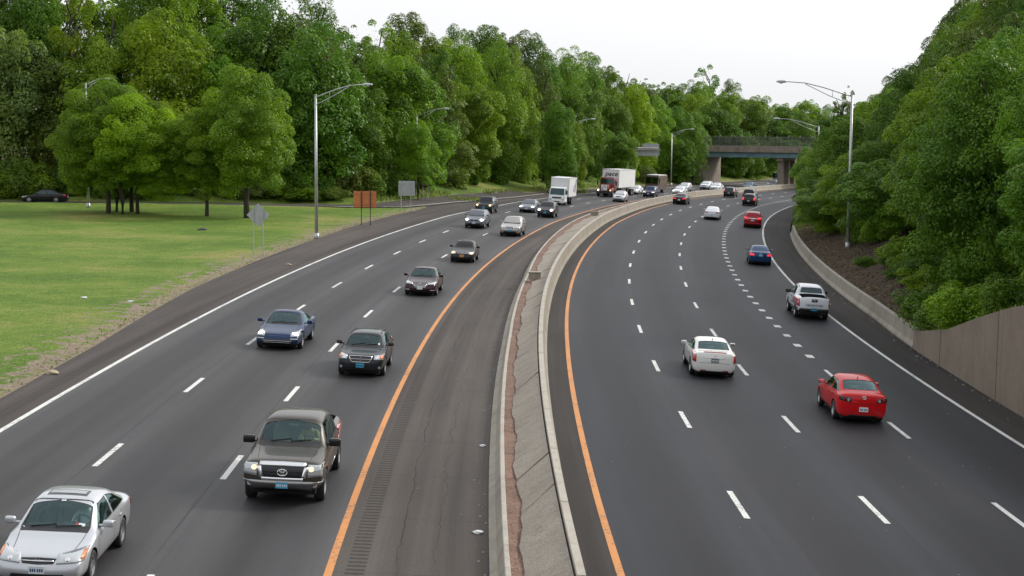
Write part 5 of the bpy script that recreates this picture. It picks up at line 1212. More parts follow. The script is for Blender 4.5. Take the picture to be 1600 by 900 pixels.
# ---- red tractor with white trailer
def semi(label, cabmat='red_cab', trail=True, name='semi_truck'):
    Lc = 7.0; L_ = 17.0 if trail else 7.0; root = empty(name); tag(root, label, 'truck'); f = L_ / 2
    m_ = MB(); m_.box((0, f - 1.15, 1.32), (1.25, 2.2, 1.0), bev=.12, taper=.94); hd_ = m_.build('hood', M[cabmat], root); autosmooth(hd_)
    for sg in (-1, 1):
        m_ = MB(); m_.box((sg * .92, f - 1.2, 1.02), (.50, 1.75, .62), bev=.14, taper=.9); fd = m_.build('fender', M[cabmat], root); autosmooth(fd)
        m_ = MB(); m_.box((sg * .92, f - .31, .98), (.30, .05, .22), bev=.02); lo = m_.build('headlight', M['lens'], root)
        m_ = MB(); m_.tube([(sg * .92, f - .30, .98), (sg * .92, f - .26, .98)], .095, 14); m_.build('lit_bulb', M['lens_on'] if sg > 0 else M['lens_amber'], lo)
        m_ = MB(); m_.box((sg * 1.42, f - 1.95, 2.0), (.2, .08, .55), bev=.02); m_.tube([(sg * 1.1, f - 2.1, 2.3), (sg * 1.42, f - 1.97, 2.2)], .02, 6); m_.build('side_mirror', M['black'], root)
        m_ = MB(); m_.tube([(sg * .95, f - 4.75, 1.0), (sg * .95, f - 4.75, 1.35)], .3, 14); m_.build('fuel_tank', M['chrome'], root) if False else None
    m_ = MB(); m_.box((0, f - .03, 1.32), (.95, .06, .82), bev=.03); gr = m_.build('grille', M['chrome'], root)
    m_ = MB()
    for k in range(5): m_.box((0, f + .008, 1.02 + k * .15), (.82, .02, .09))
    m_.build('grille_mesh', M['black'], gr)
    v = [(-.45, f + .022, .95), (-.36, f + .022, .95), (.45, f + .022, 1.68), (.36, f + .022, 1.68)]; v += [(a, b + .012, c) for a, b, c in v]
    m_ = MB(); m_.add(v, [(0, 1, 2, 3), (4, 5, 6, 7), (0, 1, 5, 4), (1, 2, 6, 5), (2, 3, 7, 6), (3, 0, 4, 7)]); m_.build('grille_bar', M['chrome'], gr)
    m_ = MB(); m_.box((0, f - .02, .62), (2.3, .22, .34), bev=.06); m_.build('bumper', M['black'], root)
    m_ = MB(); m_.box((0, f - 3.1, 1.95), (2.25, 2.1, 1.9), bev=.13, taper=.95); cb = m_.build('cab', M[cabmat], root); autosmooth(cb)
    quad('windshield', [(-.98, f - 2.03, 1.98), (.98, f - 2.03, 1.98), (.94, f - 2.075, 2.66), (-.94, f - 2.075, 2.66)], M['glass_d'], root, .02)
    for sg in (-1, 1):
        q = [(sg * 1.105, f - 2.3, 2.0), (sg * 1.105, f - 3.1, 2.0), (sg * 1.09, f - 3.1, 2.6), (sg * 1.09, f - 2.4, 2.6)]; quad('side_window', q if sg > 0 else q[::-1], M['glass_d'], root, .015)
    m_ = MB()
    for sg in (-1, 1): m_.box((sg * .42, f - Lc / 2 - .3, .88), (.1, Lc - .8, .25)); m_.tube([(sg * .98, f - 2.6, .72), (sg * .98, f - 4.1, .72)], .30, 14)
    m_.build('chassis', M['well'], root)
    truck_wheels(root, (1.25, 5.4, 6.65), 2.4, .50, L_, (5.4, 6.65))
    if trail:
        y0 = f - 4.35; y1 = -f; m_ = MB(); m_.box((0, (y0 + y1) / 2, 2.68), (2.58, y0 - y1, 2.75), bev=.03); tb = m_.build('trailer_box', M['white_body'], root)
        m_ = MB()
        for sg in (-1, 1):
            for z in (1.33, 4.03): m_.box((sg * 1.295, (y0 + y1) / 2, z), (.03, y0 - y1 + .01, .09), bev=.006)
            m_.box((sg * 1.29, y0 - .04, 2.68), (.04, .1, 2.76), bev=.006)
        m_.box((0, y0 + .01, 4.03), (2.58, .03, .08)); m_.build('trailer_trim', M['sign_b'], root)
        m_ = MB(); 
        for sg in (-1, 1): m_.box((sg * .5, -f + 5, 1.22), (.12, 9.6, .16)); m_.box((sg * .7, f - 8.9, .85), (.12, .12, 1.0))
        m_.build('trailer_frame', M['well'], root)
        truck_wheels(root, (15.0, 16.2), 2.5, .50, L_, (15.0, 16.2))
        text_mesh('trailer_letters', 'pace', .98, M['ink'], tb, (-.08, y0 + .012, 3.38), (math.pi / 2, 0, math.pi), .006, True, shear=.28, sx=1.08)
    return root
pc = semi('dark red tractor unit pulling a white trailer lettered pace'); place(pc, 243.6, -16.1, 0, True, yaw=.0)
bl = semi('far blue lorry cab beside the bridge pier', 'p_blue', False, 'semi_truck'); place(bl, 353, -12.3, 0, True)
# ---- brown step van
def step_van(label):
    L_ = 7.4; root = empty('delivery_van'); tag(root, label, 'van'); f = L_ / 2
    prof = [(f, .55), (f, 1.05), (f - .45, 1.35), (f - .60, 2.85), (f - .75, 3.0), (-f, 3.0), (-f, .55)]
    v = []
    for sx in (-1, 1):
        for (y, z) in prof: v.append((sx * 1.12, y, z))
    n = len(prof); fc = [tuple(range(n)), tuple(range(2 * n - 1, n - 1, -1))] + [(i, n + i, n + (i + 1) % n, (i + 1) % n) for i in range(n)]
    b = mesh_obj('body', v, fc, M['brown_body'], root); fix_normals(b); bm = bmesh.new(); bm.from_mesh(b.data); bmesh.ops.bevel(bm, geom=bm.edges[:], offset=.06, segments=3, affect='EDGES'); bm.to_mesh(b.data); bm.free(); autosmooth(b)
    m_ = MB(); m_.box((0, -.35, 3.03), (2.1, L_ - 1.1, .08), bev=.03); m_.build('roof', M['white_body'], root)
    for sx in (-1, 1):
        quad('windshield', [(sx * .53 - .47, f - .455, 1.62), (sx * .53 + .47, f - .455, 1.62), (sx * .53 + .47, f - .56, 2.62), (sx * .53 - .47, f - .56, 2.62)], M['glass_d'], root, .02)
        q = [(sx * 1.122, f - .8, 1.5), (sx * 1.122, f - 1.7, 1.5), (sx * 1.122, f - 1.7, 2.5), (sx * 1.122, f - .85, 2.5)]; quad('side_window', q if sx > 0 else q[::-1], M['glass_d'], root, .012)
        m_ = MB(); m_.tube([(sx * .8, f - .02, .98), (sx * .8, f + .03, .98)], .11, 14); m_.build('headlight', M['lens'], root)
        m_ = MB(); m_.box((sx * 1.35, f - .45, 2.0), (.16, .06, .4), bev=.02); m_.tube([(sx * 1.1, f - .6, 2.2), (sx * 1.35, f - .46, 2.1)], .015, 6); m_.build('side_mirror', M['black'], root)
    m_ = MB(); m_.box((0, f + .015, .92), (1.0, .04, .32), bev=.01); m_.build('grille', M['black'], root)
    m_ = MB(); m_.box((0, f + .05, .55), (2.2, .14, .22), bev=.03); m_.build('bumper', M['black'], root)
    v = MB(); v.box((1.128, f - 2.5, 1.8), (.012, .5, .7), bev=.004); v.build('side_badge', M['plate_y'], b)
    truck_wheels(root, (1.2, 5.3), 2.15, .42, L_, (5.3,))
    return root
uv_ = step_van('brown delivery step van with a white roof behind the dark blue off-road car'); place(uv_, 271.5, -15.7, 0, True)

# ------------------------------------------------------------------ bridge
M['fence'] = simple('weathered fence post', (.16, .165, .165), .6, .3)
BS, BO = 336.0, -24.0
bx_, by_ = xy(BS, BO); bh = hd(BS)
U = Vector((math.cos(bh), -math.sin(bh), 0)); V = Vector((math.sin(bh), math.cos(bh), 0)); B0 = Vector((bx_, by_, 0))
def bp(u, v_, z): return B0 + U * u + V * v_ + Vector((0, 0, z))
def bbox(mb, u0, u1, v0, v1, z0, z1, mi=0):
    pts = [bp(u, v_, z) for z in (z0, z1) for u, v_ in ((u0, v0), (u1, v0), (u1, v1), (u0, v1))]
    mb.add(pts, [(3, 2, 1, 0), (4, 5, 6, 7), (0, 1, 5, 4), (1, 2, 6, 5), (2, 3, 7, 6), (3, 0, 4, 7)], mi)
br = empty('bridge', (bx_, by_, 0)); tag(br, 'concrete overpass with a blue green girder and mesh fence crossing the road in the distance', 'bridge')
inv_ = Matrix.Translation(-B0)
def bb(name, mb, mat, par=br, mats=None):
    mb.v = [tuple(Vector(q) - B0) for q in mb.v]; o = mb.build(name, mat, par, mats=mats); fix_normals(o); return o
zD = 4.85
m_ = MB(); bbox(m_, -3, 62, .35, 13.2, zD - .1, zD + .25); bb('deck', m_, M['conc_br'])
m_ = MB(); bbox(m_, -3, 62, 0, .34, zD - .12, zD + 1.05); pa = bb('parapet', m_, M['conc_br'])
m_ = MB(); 
for k in range(15): bbox(m_, -1 + k * 4.3, -1 + k * 4.3 + .05, -.012, .01, zD - .1, zD + 1.04)
bb('joint', m_, M['well'], pa)
m_ = MB(); bbox(m_, -3, 62, 13.25, 13.6, zD - .12, zD + 1.05); bb('parapet', m_, M['conc_br'])
for v0 in (.45, 3.5, 6.6, 9.7, 12.6):
    m_ = MB(); bbox(m_, -.6, 62, v0, v0 + .03, zD - 1.15, zD - .13); bbox(m_, -.6, 62, v0 - .2, v0 + .23, zD - 1.2, zD - 1.15); bbox(m_, -.6, 62, v0 - .2, v0 + .23, zD - .19, zD - .14)
    bb('girder', m_, M['girder'])
zg = -3.2
m_ = MB(); bbox(m_, -1.9, 0, .2, 13.0, zg - 1, zD - 1.25); bbox(m_, -1.9, -.7, .1, 13.2, zD - 1.25, zD - .12); ab = bb('abutment', m_, M['conc_br'])
m_ = MB()
for k in range(6): bbox(m_, -.01, .006, 1.8 + k * 2.0, 1.85 + k * 2.0, zg, zD - 1.3)
bb('joint', m_, M['well'], ab)
m_ = MB(); pts = [bp(-1.95, .12, zg - 1), bp(-1.95, .12, zD - 1.0), bp(-5.5, -.4, zD - 2.2), bp(-11, -1.2, zg + 2.6), bp(-11, -1.2, zg - 1)]; pts += [q + V * .5 for q in pts]
m_.add(pts, [(0, 1, 2, 3, 4), (9, 8, 7, 6, 5), (0, 5, 6, 1), (1, 6, 7, 2), (2, 7, 8, 3), (3, 8, 9, 4), (4, 9, 5, 0)]); bb('wing_wall', m_, M['conc_br'])
for v0 in (1.2, 6.3, 11.4):
    m_ = MB(); bbox(m_, 15.7, 16.8, v0, v0 + 1.1, zg - 1.5, zD - 1.85); bb('pier', m_, M['conc_br'])
m_ = MB(); bbox(m_, 15.6, 16.9, .6, 13.0, zD - 1.85, zD - 1.22); bb('pier_cap', m_, M['conc_br'])
m_ = MB(); bbox(m_, 38, 40, .2, 13.0, zg - 2, zD - 1.25); bb('abutment', m_, M['conc_br'])
# fence on the parapet: posts that curl inwards, rails and mesh
for v0, side_ in ((.17, 1), (13.4, -1)):
    m_ = MB()
    for k in range(26):
        u = -1.5 + k * 2.45; pts = [bp(u, v0, zD + 1.0), bp(u, v0, zD + 2.9), bp(u, v0 + side_ * .12, zD + 3.2), bp(u, v0 + side_ * .4, zD + 3.38)]; m_.tube(pts, .045, 6)
    for zz_ in (1.1, 2.1, 3.0): m_.tube([bp(-1.5, v0, zD + zz_), bp(60, v0, zD + zz_)], .022, 5)
    fe = bb('fence', m_, M['fence'])
    m_ = MB()
    for k in range(250): 
        u = -1.5 + k * .245; m_.tube([bp(u, v0, zD + 1.06), bp(u, v0, zD + 3.05)], .022, 3, cap=False)
    for k in range(9): m_.tube([bp(-1.5, v0, zD + 1.1 + k * .23), bp(60, v0, zD + 1.1 + k * .23)], .018, 3, cap=False)
    bb('mesh', m_, M['steel_d'], fe)

# ------------------------------------------------------------------ street lamps
def gz(x, y):
    s_, o_ = so_of(x, y)
    if lo_edge(s_) <= o_ <= ro_edge(s_): return zroad(s_, o_, 0 if o_ < -6 else 1)
    return zground(s_, o_, x, y)
def lamp(x, y, htop, ang, arm, label, rise=.85, base=None):
    z0 = (gz(x, y) if base is None else base) - .1; r = empty('street_lamp', (x, y, z0)); H = htop - z0; tag(r, label, 'street lamp', 'tall steel lamps along the motorway')
    m_ = MB(); m_.tube([(0, 0, 0), (0, 0, H)], [.145, .085], 14); m_.tube([(0, 0, H - .02), (0, 0, H + .06)], [.1, .08], 12); m_.build('pole', M['steel'], r, True)
    m_ = MB(); m_.tube([(0, 0, 0), (0, 0, .55)], [.22, .2], 14); m_.build('base', M['steel'], r, True)
    d = Vector((math.cos(ang), math.sin(ang), 0)); m_ = MB(); tip = d * arm + Vector((0, 0, H + rise))
    m_.tube([Vector((0, 0, H - .15)), d * arm * .45 + Vector((0, 0, H + rise * .56)), d * arm * .72 + Vector((0, 0, H + rise * .9)), tip], [.045, .042, .04, .035], 8)
    m_.tube([Vector((0, 0, H - .75)), d * arm * .35 + Vector((0, 0, H - .1)), d * arm * .72 + Vector((0, 0, H + rise * .82))], .032, 8)
    m_.tube([d * arm * .30 + Vector((0, 0, H + rise * .32)), d * arm * .30 + Vector((0, 0, H - .2))], .02, 6); m_.build('arm', M['steel'], r, True)
    a = math.atan2(d.y, d.x); m_ = MB(); bm = bmesh.new(); bmesh.ops.create_uvsphere(bm, u_segments=14, v_segments=8, radius=1)
    for q in bm.verts: q.co = Vector((q.co.x * .46 * (1 if q.co.x > 0 else .9), q.co.y * .17, q.co.z * (.13 if q.co.z > 0 else .10)))
    R_ = Matrix.Rotation(a, 3, 'Z'); bm.verts.ensure_lookup_table(); m_.add([R_ @ q.co + tip + d * .38 for q in bm.verts], [tuple(v_.index for v_ in f.verts) for f in bm.faces]); bm.free(); hd_ = m_.build('lamp_head', M['steel'], r, True)
    m_ = MB(); m_.tube([tip + d * .45 + Vector((0, 0, -.06)), tip + d * .45 + Vector((0, 0, -.15))], [.15, .09], 12); m_.build('lens', M['lens'], hd_, True)
    return r
lamp(-15.55, 126, 12.25, rad(-4), 3.7, 'tall lamp standing alone on the grass by the shoulder, left of the orange sign')
lamp(px2x(650, 200), 200, py2z(650, 180, 200), rad(-8), 3.3, 'lamp rising in front of the trees just right of the white sign back')
lamp(px2x(889, 255), 255, py2z(889, 194, 255), rad(-12), 3.2, 'lamp head poking out of the trees above the white box truck')
lamp(px2x(1047, 318), 318, py2z(1047, 208, 318), rad(-14), 3.6, 'lamp just left of the bridge abutment')
lamp(25.7, 121.5, py2z(1330, 148, 121.5), rad(174), 4.9, 'tall lamp with a long arm in front of the trees on the right', .95)
lamp(px2x(1275, 205), 205, py2z(1275, 197, 205), rad(172), 5.0, 'second lamp on the right with its pole hidden in the trees near the bridge', .95)
lamp(px2x(137, 162), 162, py2z(137, 131, 162), rad(20), 1.8, 'lamp half hidden in the trees at the far left beside the parked car', .5)

# ------------------------------------------------------------------ signs
def sign(name, label, cx, Y, w_, h_, zc, posts, pz, mat, postmat, diamond=False, cat='road sign', bars=True):
    x = px2x(cx, Y); r = empty(name, (x, Y, gz(x, Y))); tag(r, label, cat); z0 = gz(x, Y); m_ = MB()
    if diamond:
        a = w_ / 2; pts = [(0, 0, zc - z0 - a), (a, 0, zc - z0), (0, 0, zc - z0 + a), (-a, 0, zc - z0)]; v = [(p_[0], -.006, p_[2]) for p_ in pts] + [(p_[0], .006, p_[2]) for p_ in pts]
        m_.add(v, [(0, 1, 2, 3), (7, 6, 5, 4), (0, 4, 5, 1), (1, 5, 6, 2), (2, 6, 7, 3), (3, 7, 4, 0)])
    else: m_.box((0, 0, zc - z0), (w_, .02, h_), bev=.006)
    pn = m_.build('panel', mat, r)
    if bars and not diamond:
        m_ = MB()
        for t in (-.32, .32): m_.box((0, -.03, zc - z0 + t * h_), (w_ * .96, .035, .05))
        m_.build('stiffener', mat, pn)
    for p_ in posts:
        m_ = MB(); xx = px2x(p_, Y) - x; zb_ = gz(x + xx, Y) - z0; ht = pz - z0; m_.box((xx, -.075, (ht + zb_ - .3) / 2), (.075, .06, ht - zb_ + .3), bev=.01); m_.box((xx, -.058, (ht + zb_ - .3) / 2), (.03, .09, ht - zb_ + .3)); m_.build('post', postmat, r)
sign('warning_sign', 'grey back of a diamond road sign on two thin posts beside the shoulder', 402.5, 110.5, 1.62, 1.62, py2z(402, 335, 110.5), (395, 410), py2z(402, 322, 110.5), M['sign_b'], M['steel'], True)
sign('construction_sign', 'orange sign back on two dark posts on the grass', 569.5, 144, 2.05, 1.48, py2z(570, 310.5, 144), (564, 578), py2z(570, 298, 144), M['sign_o'], M['steel_d'])
sign('road_sign', 'whitish grey back of a square sign on two posts near the tip of the grass', 634.5, 168, 1.72, 1.58, py2z(634, 293.5, 168), (626, 641), py2z(634, 285, 168), M['sign_b'], M['steel'])
sign('road_sign', 'small dark sign in the shade of the trees behind the ramp', 660, 196, 1.5, 1.5, py2z(660, 282, 196), (660, 668), py2z(660, 272, 196), M['steel_d'], M['steel'])
# overhead sign
Y = 272; cx = px2x(1009, Y); r = empty('gantry_sign', (cx, Y, gz(cx - 6, Y))); z0 = gz(cx - 6, Y); tag(r, 'grey overhead sign back with a walkway, reaching out of the trees left of the bridge', 'overhead sign')
zt_ = py2z(1015, 224, Y) - z0; zm_ = py2z(1015, 233.5, Y) - z0; zb_ = py2z(1015, 243, Y) - z0
m_ = MB(); m_.box((.6, 0, (zt_ + zm_) / 2 + .02), (2.8, .06, zt_ - zm_ - .06), bev=.01); m_.build('upper_panel', M['sign_b'], r)
m_ = MB(); m_.box((0, 0, (zb_ + zm_) / 2 - .04), (4.2, .06, zm_ - zb_ - .06), bev=.01); m_.build('lower_panel', M['sign_b'], r)
m_ = MB(); m_.box((-.4, -.35, zm_), (5.2, .5, .07)); m_.box((-.4, -.58, zm_ + .1), (5.2, .04, .12)); m_.build('walkway', M['conc_top'], r)
m_ = MB(); 
for k in range(9): m_.box((-2.0 + k * .5, -.06, (zb_ + zm_) / 2), (.05, .05, zm_ - zb_)); 
for k in range(6): m_.box((-.6 + k * .5, -.06, (zt_ + zm_) / 2), (.05, .05, zt_ - zm_))
m_.build('frame', M['steel'], r)
m_ = MB(); m_.tube([(-6, 0, -.5), (-6, 0, zt_ + .1)], [.3, .22], 14); m_.tube([(-6, .05, zm_ + .3), (2.0, .05, zm_ + .3)], .14, 10); m_.tube([(-6, .05, zb_ + .3), (2.0, .05, zb_ + .3)], .12, 10); m_.build('support', M['steel'], r, True)

# ------------------------------------------------------------------ trees
def make_crown(name, seed, nl, n_leaf, size, shape='round', lob=.34, flat=.6, gap=0.0, fill=.14, asp=1.6):
    rg = np.random.default_rng(seed); cen = []; rr = []
    while len(cen) < nl:
        d = rg.normal(size=3); d /= np.linalg.norm(d); q = rg.uniform(.5, .88) if rg.random() < .8 else rg.uniform(.05, .45); p = d * q
        if shape == 'conic': p[0] *= (1.05 - p[2]) * .62; p[1] *= (1.05 - p[2]) * .62
        if shape == 'egg': p[:2] *= (1.15 - .35 * p[2]) * .88
        if shape == 'spread' : p[:2] *= 1.05 + .12 * p[2]; p[2] = p[2] * .82 + .1
        if shape == 'tall': p[:2] *= .85
        if any(np.linalg.norm((p - c) / np.array([1, 1, .9])) < lob * gap for c in cen): 
            if rg.random() < .9: continue
        cen.append(p); rr.append(lob * rg.uniform(.5, 1.2) * (1.0 if shape != 'conic' else max(.45, .85 - .35 * p[2])))
    cen = np.array(cen); rr = np.array(rr); wgt = rr ** 2; wgt /= wgt.sum()
    nb = int(n_leaf * (1 - fill)); li = rg.choice(nl, nb, p=wgt); d = rg.normal(size=(nb, 3)); d[:, 2] += .35; out_ = cen[li] / (np.linalg.norm(cen[li], axis=1, keepdims=True) + .2); d += out_ * .55; d /= np.linalg.norm(d, axis=1, keepdims=True)
    rad_ = rr[li] * (1 - np.abs(rg.normal(size=nb)) * .16); 
    # ragged twigs leave each clump
    tw = rg.random(nb) < .10; rad_[tw] *= rg.uniform(1.0, 1.28, tw.sum())
    cen = cen * np.array([1, 1, asp]); pos = cen[li] + d * rad_[:, None] * np.array([1, 1, flat * (asp ** .5)]); pos[:, 2] -= (np.linalg.norm(d[:, :2], axis=1) ** 2) * rad_ * .22; nrm = d * .55 + np.array([0, 0, .62]) + rg.normal(size=(nb, 3)) * .32
    nf = n_leaf - nb; dd = rg.normal(size=(nf, 3)); dd /= np.linalg.norm(dd, axis=1, keepdims=True); pf = dd * (rg.random(nf) ** .5 * .72)[:, None]
    if shape == 'conic': pf[:, :2] *= ((1.05 - pf[:, 2]) * .62)[:, None]
    pf[:, 2] *= asp
    pos = np.concatenate([pos, pf]); nrm = np.concatenate([nrm, dd + rg.normal(size=(nf, 3)) * .6]); N = len(pos)
    nrm /= np.linalg.norm(nrm, axis=1, keepdims=True); t = rg.normal(size=(N, 3)); t -= (t * nrm).sum(1, keepdims=True) * nrm; t /= np.linalg.norm(t, axis=1, keepdims=True); b = np.cross(nrm, t)
    sz = size * rg.uniform(.6, 1.35, N)[:, None]; sz[nb:] *= 1.1
    a0 = pos - t * sz; a1 = pos + b * sz * .62 + nrm * sz * .18; a2 = pos + t * sz * 1.1 - nrm * sz * .12; a3 = pos - b * sz * .62 + nrm * sz * .18
    v = np.stack([a0, a1, a2, a3], 1).reshape(-1, 3).astype(np.float32)
    me = bpy.data.meshes.new(name); me.vertices.add(N * 4); me.vertices.foreach_set('co', v.ravel()); me.loops.add(N * 4); me.loops.foreach_set('vertex_index', np.arange(N * 4, dtype=np.int32)); me.polygons.add(N)
    me.polygons.foreach_set('loop_start', np.arange(0, N * 4, 4, dtype=np.int32)); me.polygons.foreach_set('loop_total', np.full(N, 4, dtype=np.int32)); me.update(calc_edges=True); me.materials.append(LEAF['mid']); return me
CR = {
 'round': [make_crown('crown', 1, 105, 28500, 0.0272, 'round', .25, .6, .62, asp=1.7), make_crown('crown', 2, 120, 30000, 0.0264, 'egg', .235, .62, .62, asp=1.8), make_crown('crown', 3, 95, 27000, 0.0280, 'spread', .26, .58, .6, asp=1.5)],
 'tall': [make_crown('crown', 4, 125, 30000, 0.0256, 'tall', .235, .7, .6, asp=2.0), make_crown('crown', 5, 135, 30000, 0.0248, 'egg', .215, .7, .6, asp=2.1)],
 'airy': [make_crown('crown', 6, 60, 13500, 0.0256, 'round', .19, .5, .9, .03, asp=1.6), make_crown('crown', 7, 70, 15000, 0.0248, 'spread', .18, .45, .9, .03, asp=1.5)],
 'conic': [make_crown('crown', 8, 120, 22500, 0.0240, 'conic', .20, .42, .5, asp=2.0), make_crown('crown', 9, 110, 22500, 0.0240, 'tall', .20, .42, .7, asp=1.9)],
 'near': [make_crown('crown', 10, 125, 63000, 0.0172, 'round', .225, .55, .62, .10, asp=1.3), make_crown('crown', 11, 140, 66000, 0.0172, 'egg', .21, .58, .6, .10, asp=1.4), make_crown('crown', 12, 115, 60000, 0.0176, 'spread', .23, .5, .62, .10, asp=1.2)],
 'lawn': [make_crown('crown', 21, 110, 60000, .0175, 'round', .235, .62, .75, .14, asp=1.25), make_crown('crown', 22, 120, 60000, .0175, 'egg', .225, .62, .75, .14, asp=1.35)],
 'shrub': [make_crown('crown', 13, 30, 6300, 0.0400, 'spread', .36, .8, .5, asp=.8), make_crown('crown', 14, 26, 5700, 0.0416, 'round', .36, .8, .5, asp=.8)],
}
ASP = {'round': 1.67, 'tall': 2.05, 'airy': 1.55, 'conic': 1.95, 'near': 1.3, 'lawn': 1.3, 'shrub': .8}
def make_trunk(seed, multi=1):
    rg = random.Random(seed); m_ = MB(); z = 0; pts = [Vector((0, 0, -.03))]; rs = [.030]
    for k in range(1, 8):
        pts.append(Vector((rg.uniform(-.012, .012) * k * .5, rg.uniform(-.012, .012) * k * .5, k * .115))); rs.append(.026 * (1 - k * .11))
    m_.tube(pts, rs, 8)
    for k in range(11):
        i = 3 + k % 4; p0 = pts[i].lerp(pts[i + 1], rg.random()); a = rg.uniform(0, 6.28); l = rg.uniform(.10, .2); d = Vector((math.cos(a), math.sin(a), rg.uniform(.5, 1.1))).normalized()
        p1 = p0 + d * l * .5; p2 = p1 + (d + Vector((0, 0, .25))).normalized() * l * .6; m_.tube([p0, p1, p2], [.012 * (1 - i * .08), .007, .003], 6)
    me = m_.build('trunk', M['bark'], None, True); d_ = me.data; bpy.data.objects.remove(me); return d_
TR = [make_trunk(k) for k in range(4)]
_tr = random.Random(11)
def tree(x, y, ztop, R, var, leaf, label, group, cb=.25, z0=None, trunk_r=1.0, name='tree', lean=0.0, cdx=0, cdy=0):
    z0 = gz(x, y) if z0 is None else z0; H = ztop - z0
    r = empty(name, (x, y, z0 - .15), _tr.uniform(0, 6.28)); tag(r, label, 'tree', group)
    t = bpy.data.objects.new('trunk', _tr.choice(TR)); COL.objects.link(t); t.parent = r; k = max(7, H) * .62 * trunk_r; t.scale = (k * 1.0, k * 1.0, H * 1.02)
    if lean: t.rotation_euler = (rad(lean), 0, 0)
    me = _tr.choice(CR[var]); c = bpy.data.objects.new('crown', me); COL.objects.link(c); c.parent = r
    zc0 = H * cb; hh = (H - zc0) / 2 * 1.10; c.location = (cdx, cdy, zc0 + hh * .94); c.scale = (R * _tr.uniform(.92, 1.08), R * _tr.uniform(.92, 1.08), hh / ASP[var]); c.rotation_euler = (_tr.uniform(-.08, .08), _tr.uniform(-.08, .08), _tr.uniform(0, 6.28))
    c.material_slots[0].link = 'OBJECT'; c.material_slots[0].material = LEAF[leaf]; return r
def shrub(x, y, R, h, leaf, label, group=None):
    me = _tr.choice(CR['shrub']); c = bpy.data.objects.new('shrub', me); COL.objects.link(c); c.location = (x, y, gz(x, y) + h * .38); c.scale = (R, R, h * .62 / .8); c.rotation_euler = (0, 0, _tr.uniform(0, 6.28))
    c.material_slots[0].link = 'OBJECT'; c.material_slots[0].material = LEAF[leaf]; tag(c, label, 'shrub', group); return c
SKX = [-80, 0, 300, 500, 520, 540, 560, 600, 615, 650, 672, 700, 745, 765, 790, 830, 850, 880, 905, 920, 960, 990, 1010, 1050, 1070, 1095, 1125, 1150, 1180, 1200, 1240, 1260, 1290, 1330]
SKY_ = [-60, -60, -50, -15, 8, 22, 26, 30, 20, 20, 38, 42, 34, 32, 44, 52, 70, 76, 72, 92, 104, 100, 114, 122, 132, 112, 112, 148, 160, 168, 166, 158, 168, 175]
def skyl(px): return float(np.interp(px, SKX, SKY_))
def front(px, dd, ymin=150):
    Y = ymin
    while Y < 620:
        if bank_d(px2x(px, Y), Y) > dd: return Y
        Y += 1.5
    return 620
LM = [(90, 'above the parked car'), (260, 'behind the lawn clump'), (400, 'behind the lone lawn tree'), (520, 'behind the lawn lamp'), (612, 'above the orange sign'), (690, 'above the white sign'), (790, 'left of the box truck'), (900, 'above the box truck'), (985, 'above the red truck'), (1050, 'above the brown van'), (1100, 'beside the bridge abutment'), (1180, 'beyond the bridge, left half'), (1400, 'beyond the bridge, right half')]
def lmk(px): 
    for a, t in LM:
        if px < a: return t
    return LM[-1][1]
rg = random.Random(5)
CN = {'mid': 'mid green', 'yellow': 'yellow green', 'dark': 'dark green', 'deep': 'deep green', 'pale': 'silvery pale', 'olive': 'olive brown'}
RN = ['front-row', 'second-row', 'tall back-row', 'rearmost']
# front row set by hand from the photograph: px, top y, radius, variety, leaf
ROW0 = [(15, 18, 6.2, 'round', 'pale'), (92, 95, 4.6, 'tall', 'olive'), (150, 60, 5.0, 'round', 'mid'), (270, 18, 6.4, 'round', 'yellow'), (352, 92, 4.8, 'tall', 'deep'), (430, 112, 4.5, 'round', 'dark'), (497, 40, 6.4, 'round', 'deep'), (560, 110, 4.5, 'round', 'dark'), (606, 62, 5.6, 'round', 'mid'), (655, 110, 4.8, 'round', 'deep'),
        (700, 84, 5.0, 'conic', 'olive'), (742, 112, 4.6, 'round', 'mid'), (778, 66, 5.0, 'tall', 'mid'), (815, 108, 4.2, 'tall', 'mid'), (848, 92, 4.6, 'tall', 'olive'), (880, 118, 4.8, 'round', 'deep'), (915, 128, 4.6, 'round', 'dark'), (948, 122, 5.0, 'round', 'deep'), (985, 130, 5.4, 'round', 'yellow'), (1018, 150, 5.2, 'round', 'mid'), (1050, 165, 5.4, 'round', 'dark'), (1078, 172, 4.8, 'round', 'dark')]
for (px, ty, R, Y, lf, cb) in ((872, 158, 3.5, 246, 'deep', 0), (893, 186, 3.2, 250, 'mid', 0), (962, 196, 3.3, 262, 'deep', 0), (978, 205, 2.6, 264, 'mid', 0), (1066, 215, 3.0, 330, 'dark', 0), (1080, 190, 3.4, 333, 'deep', 0), (652, 188, 2.9, 194, 'mid', .22), (118, 190, 2.4, 158, 'mid', .3)):
    if px < 200: continue
    tree(px2x(px, Y), Y, py2z(px, ty, Y), R, 'round', lf, 'small %s tree standing out from the wood %s' % (CN[lf], lmk(px)), 'small trees at the edge of the left wood', cb)
for (px, ty, R, var, lf) in ROW0:
    Y = front(px, 5.5); tree(px2x(px, Y), Y, py2z(px, ty, Y), R, var, lf, '%s front-row tree of the wood %s' % (CN[lf], lmk(px)), 'trees of the wood on the left', -.12)
px = -70; k = 0
while px < 1085:
    d0 = front(px, 14) ; lf = rg.choice(['mid', 'deep', 'dark', 'yellow', 'mid', 'olive', 'deep']); 
    if 90 < px < 210: var, lf = 'airy', 'yellow'
    else: var = rg.choice(['round', 'tall', 'round'])
    ty = skyl(px) + rg.uniform(14, 60)
    tree(px2x(px, d0), d0, py2z(px, ty, d0), rg.uniform(4.6, 6.0), var, lf, '%s second-row tree of the wood %s' % (CN[lf], lmk(px)), 'trees of the wood on the left', .0)
    px += rg.uniform(50, 68) * 195 / d0; k += 1
px = -60
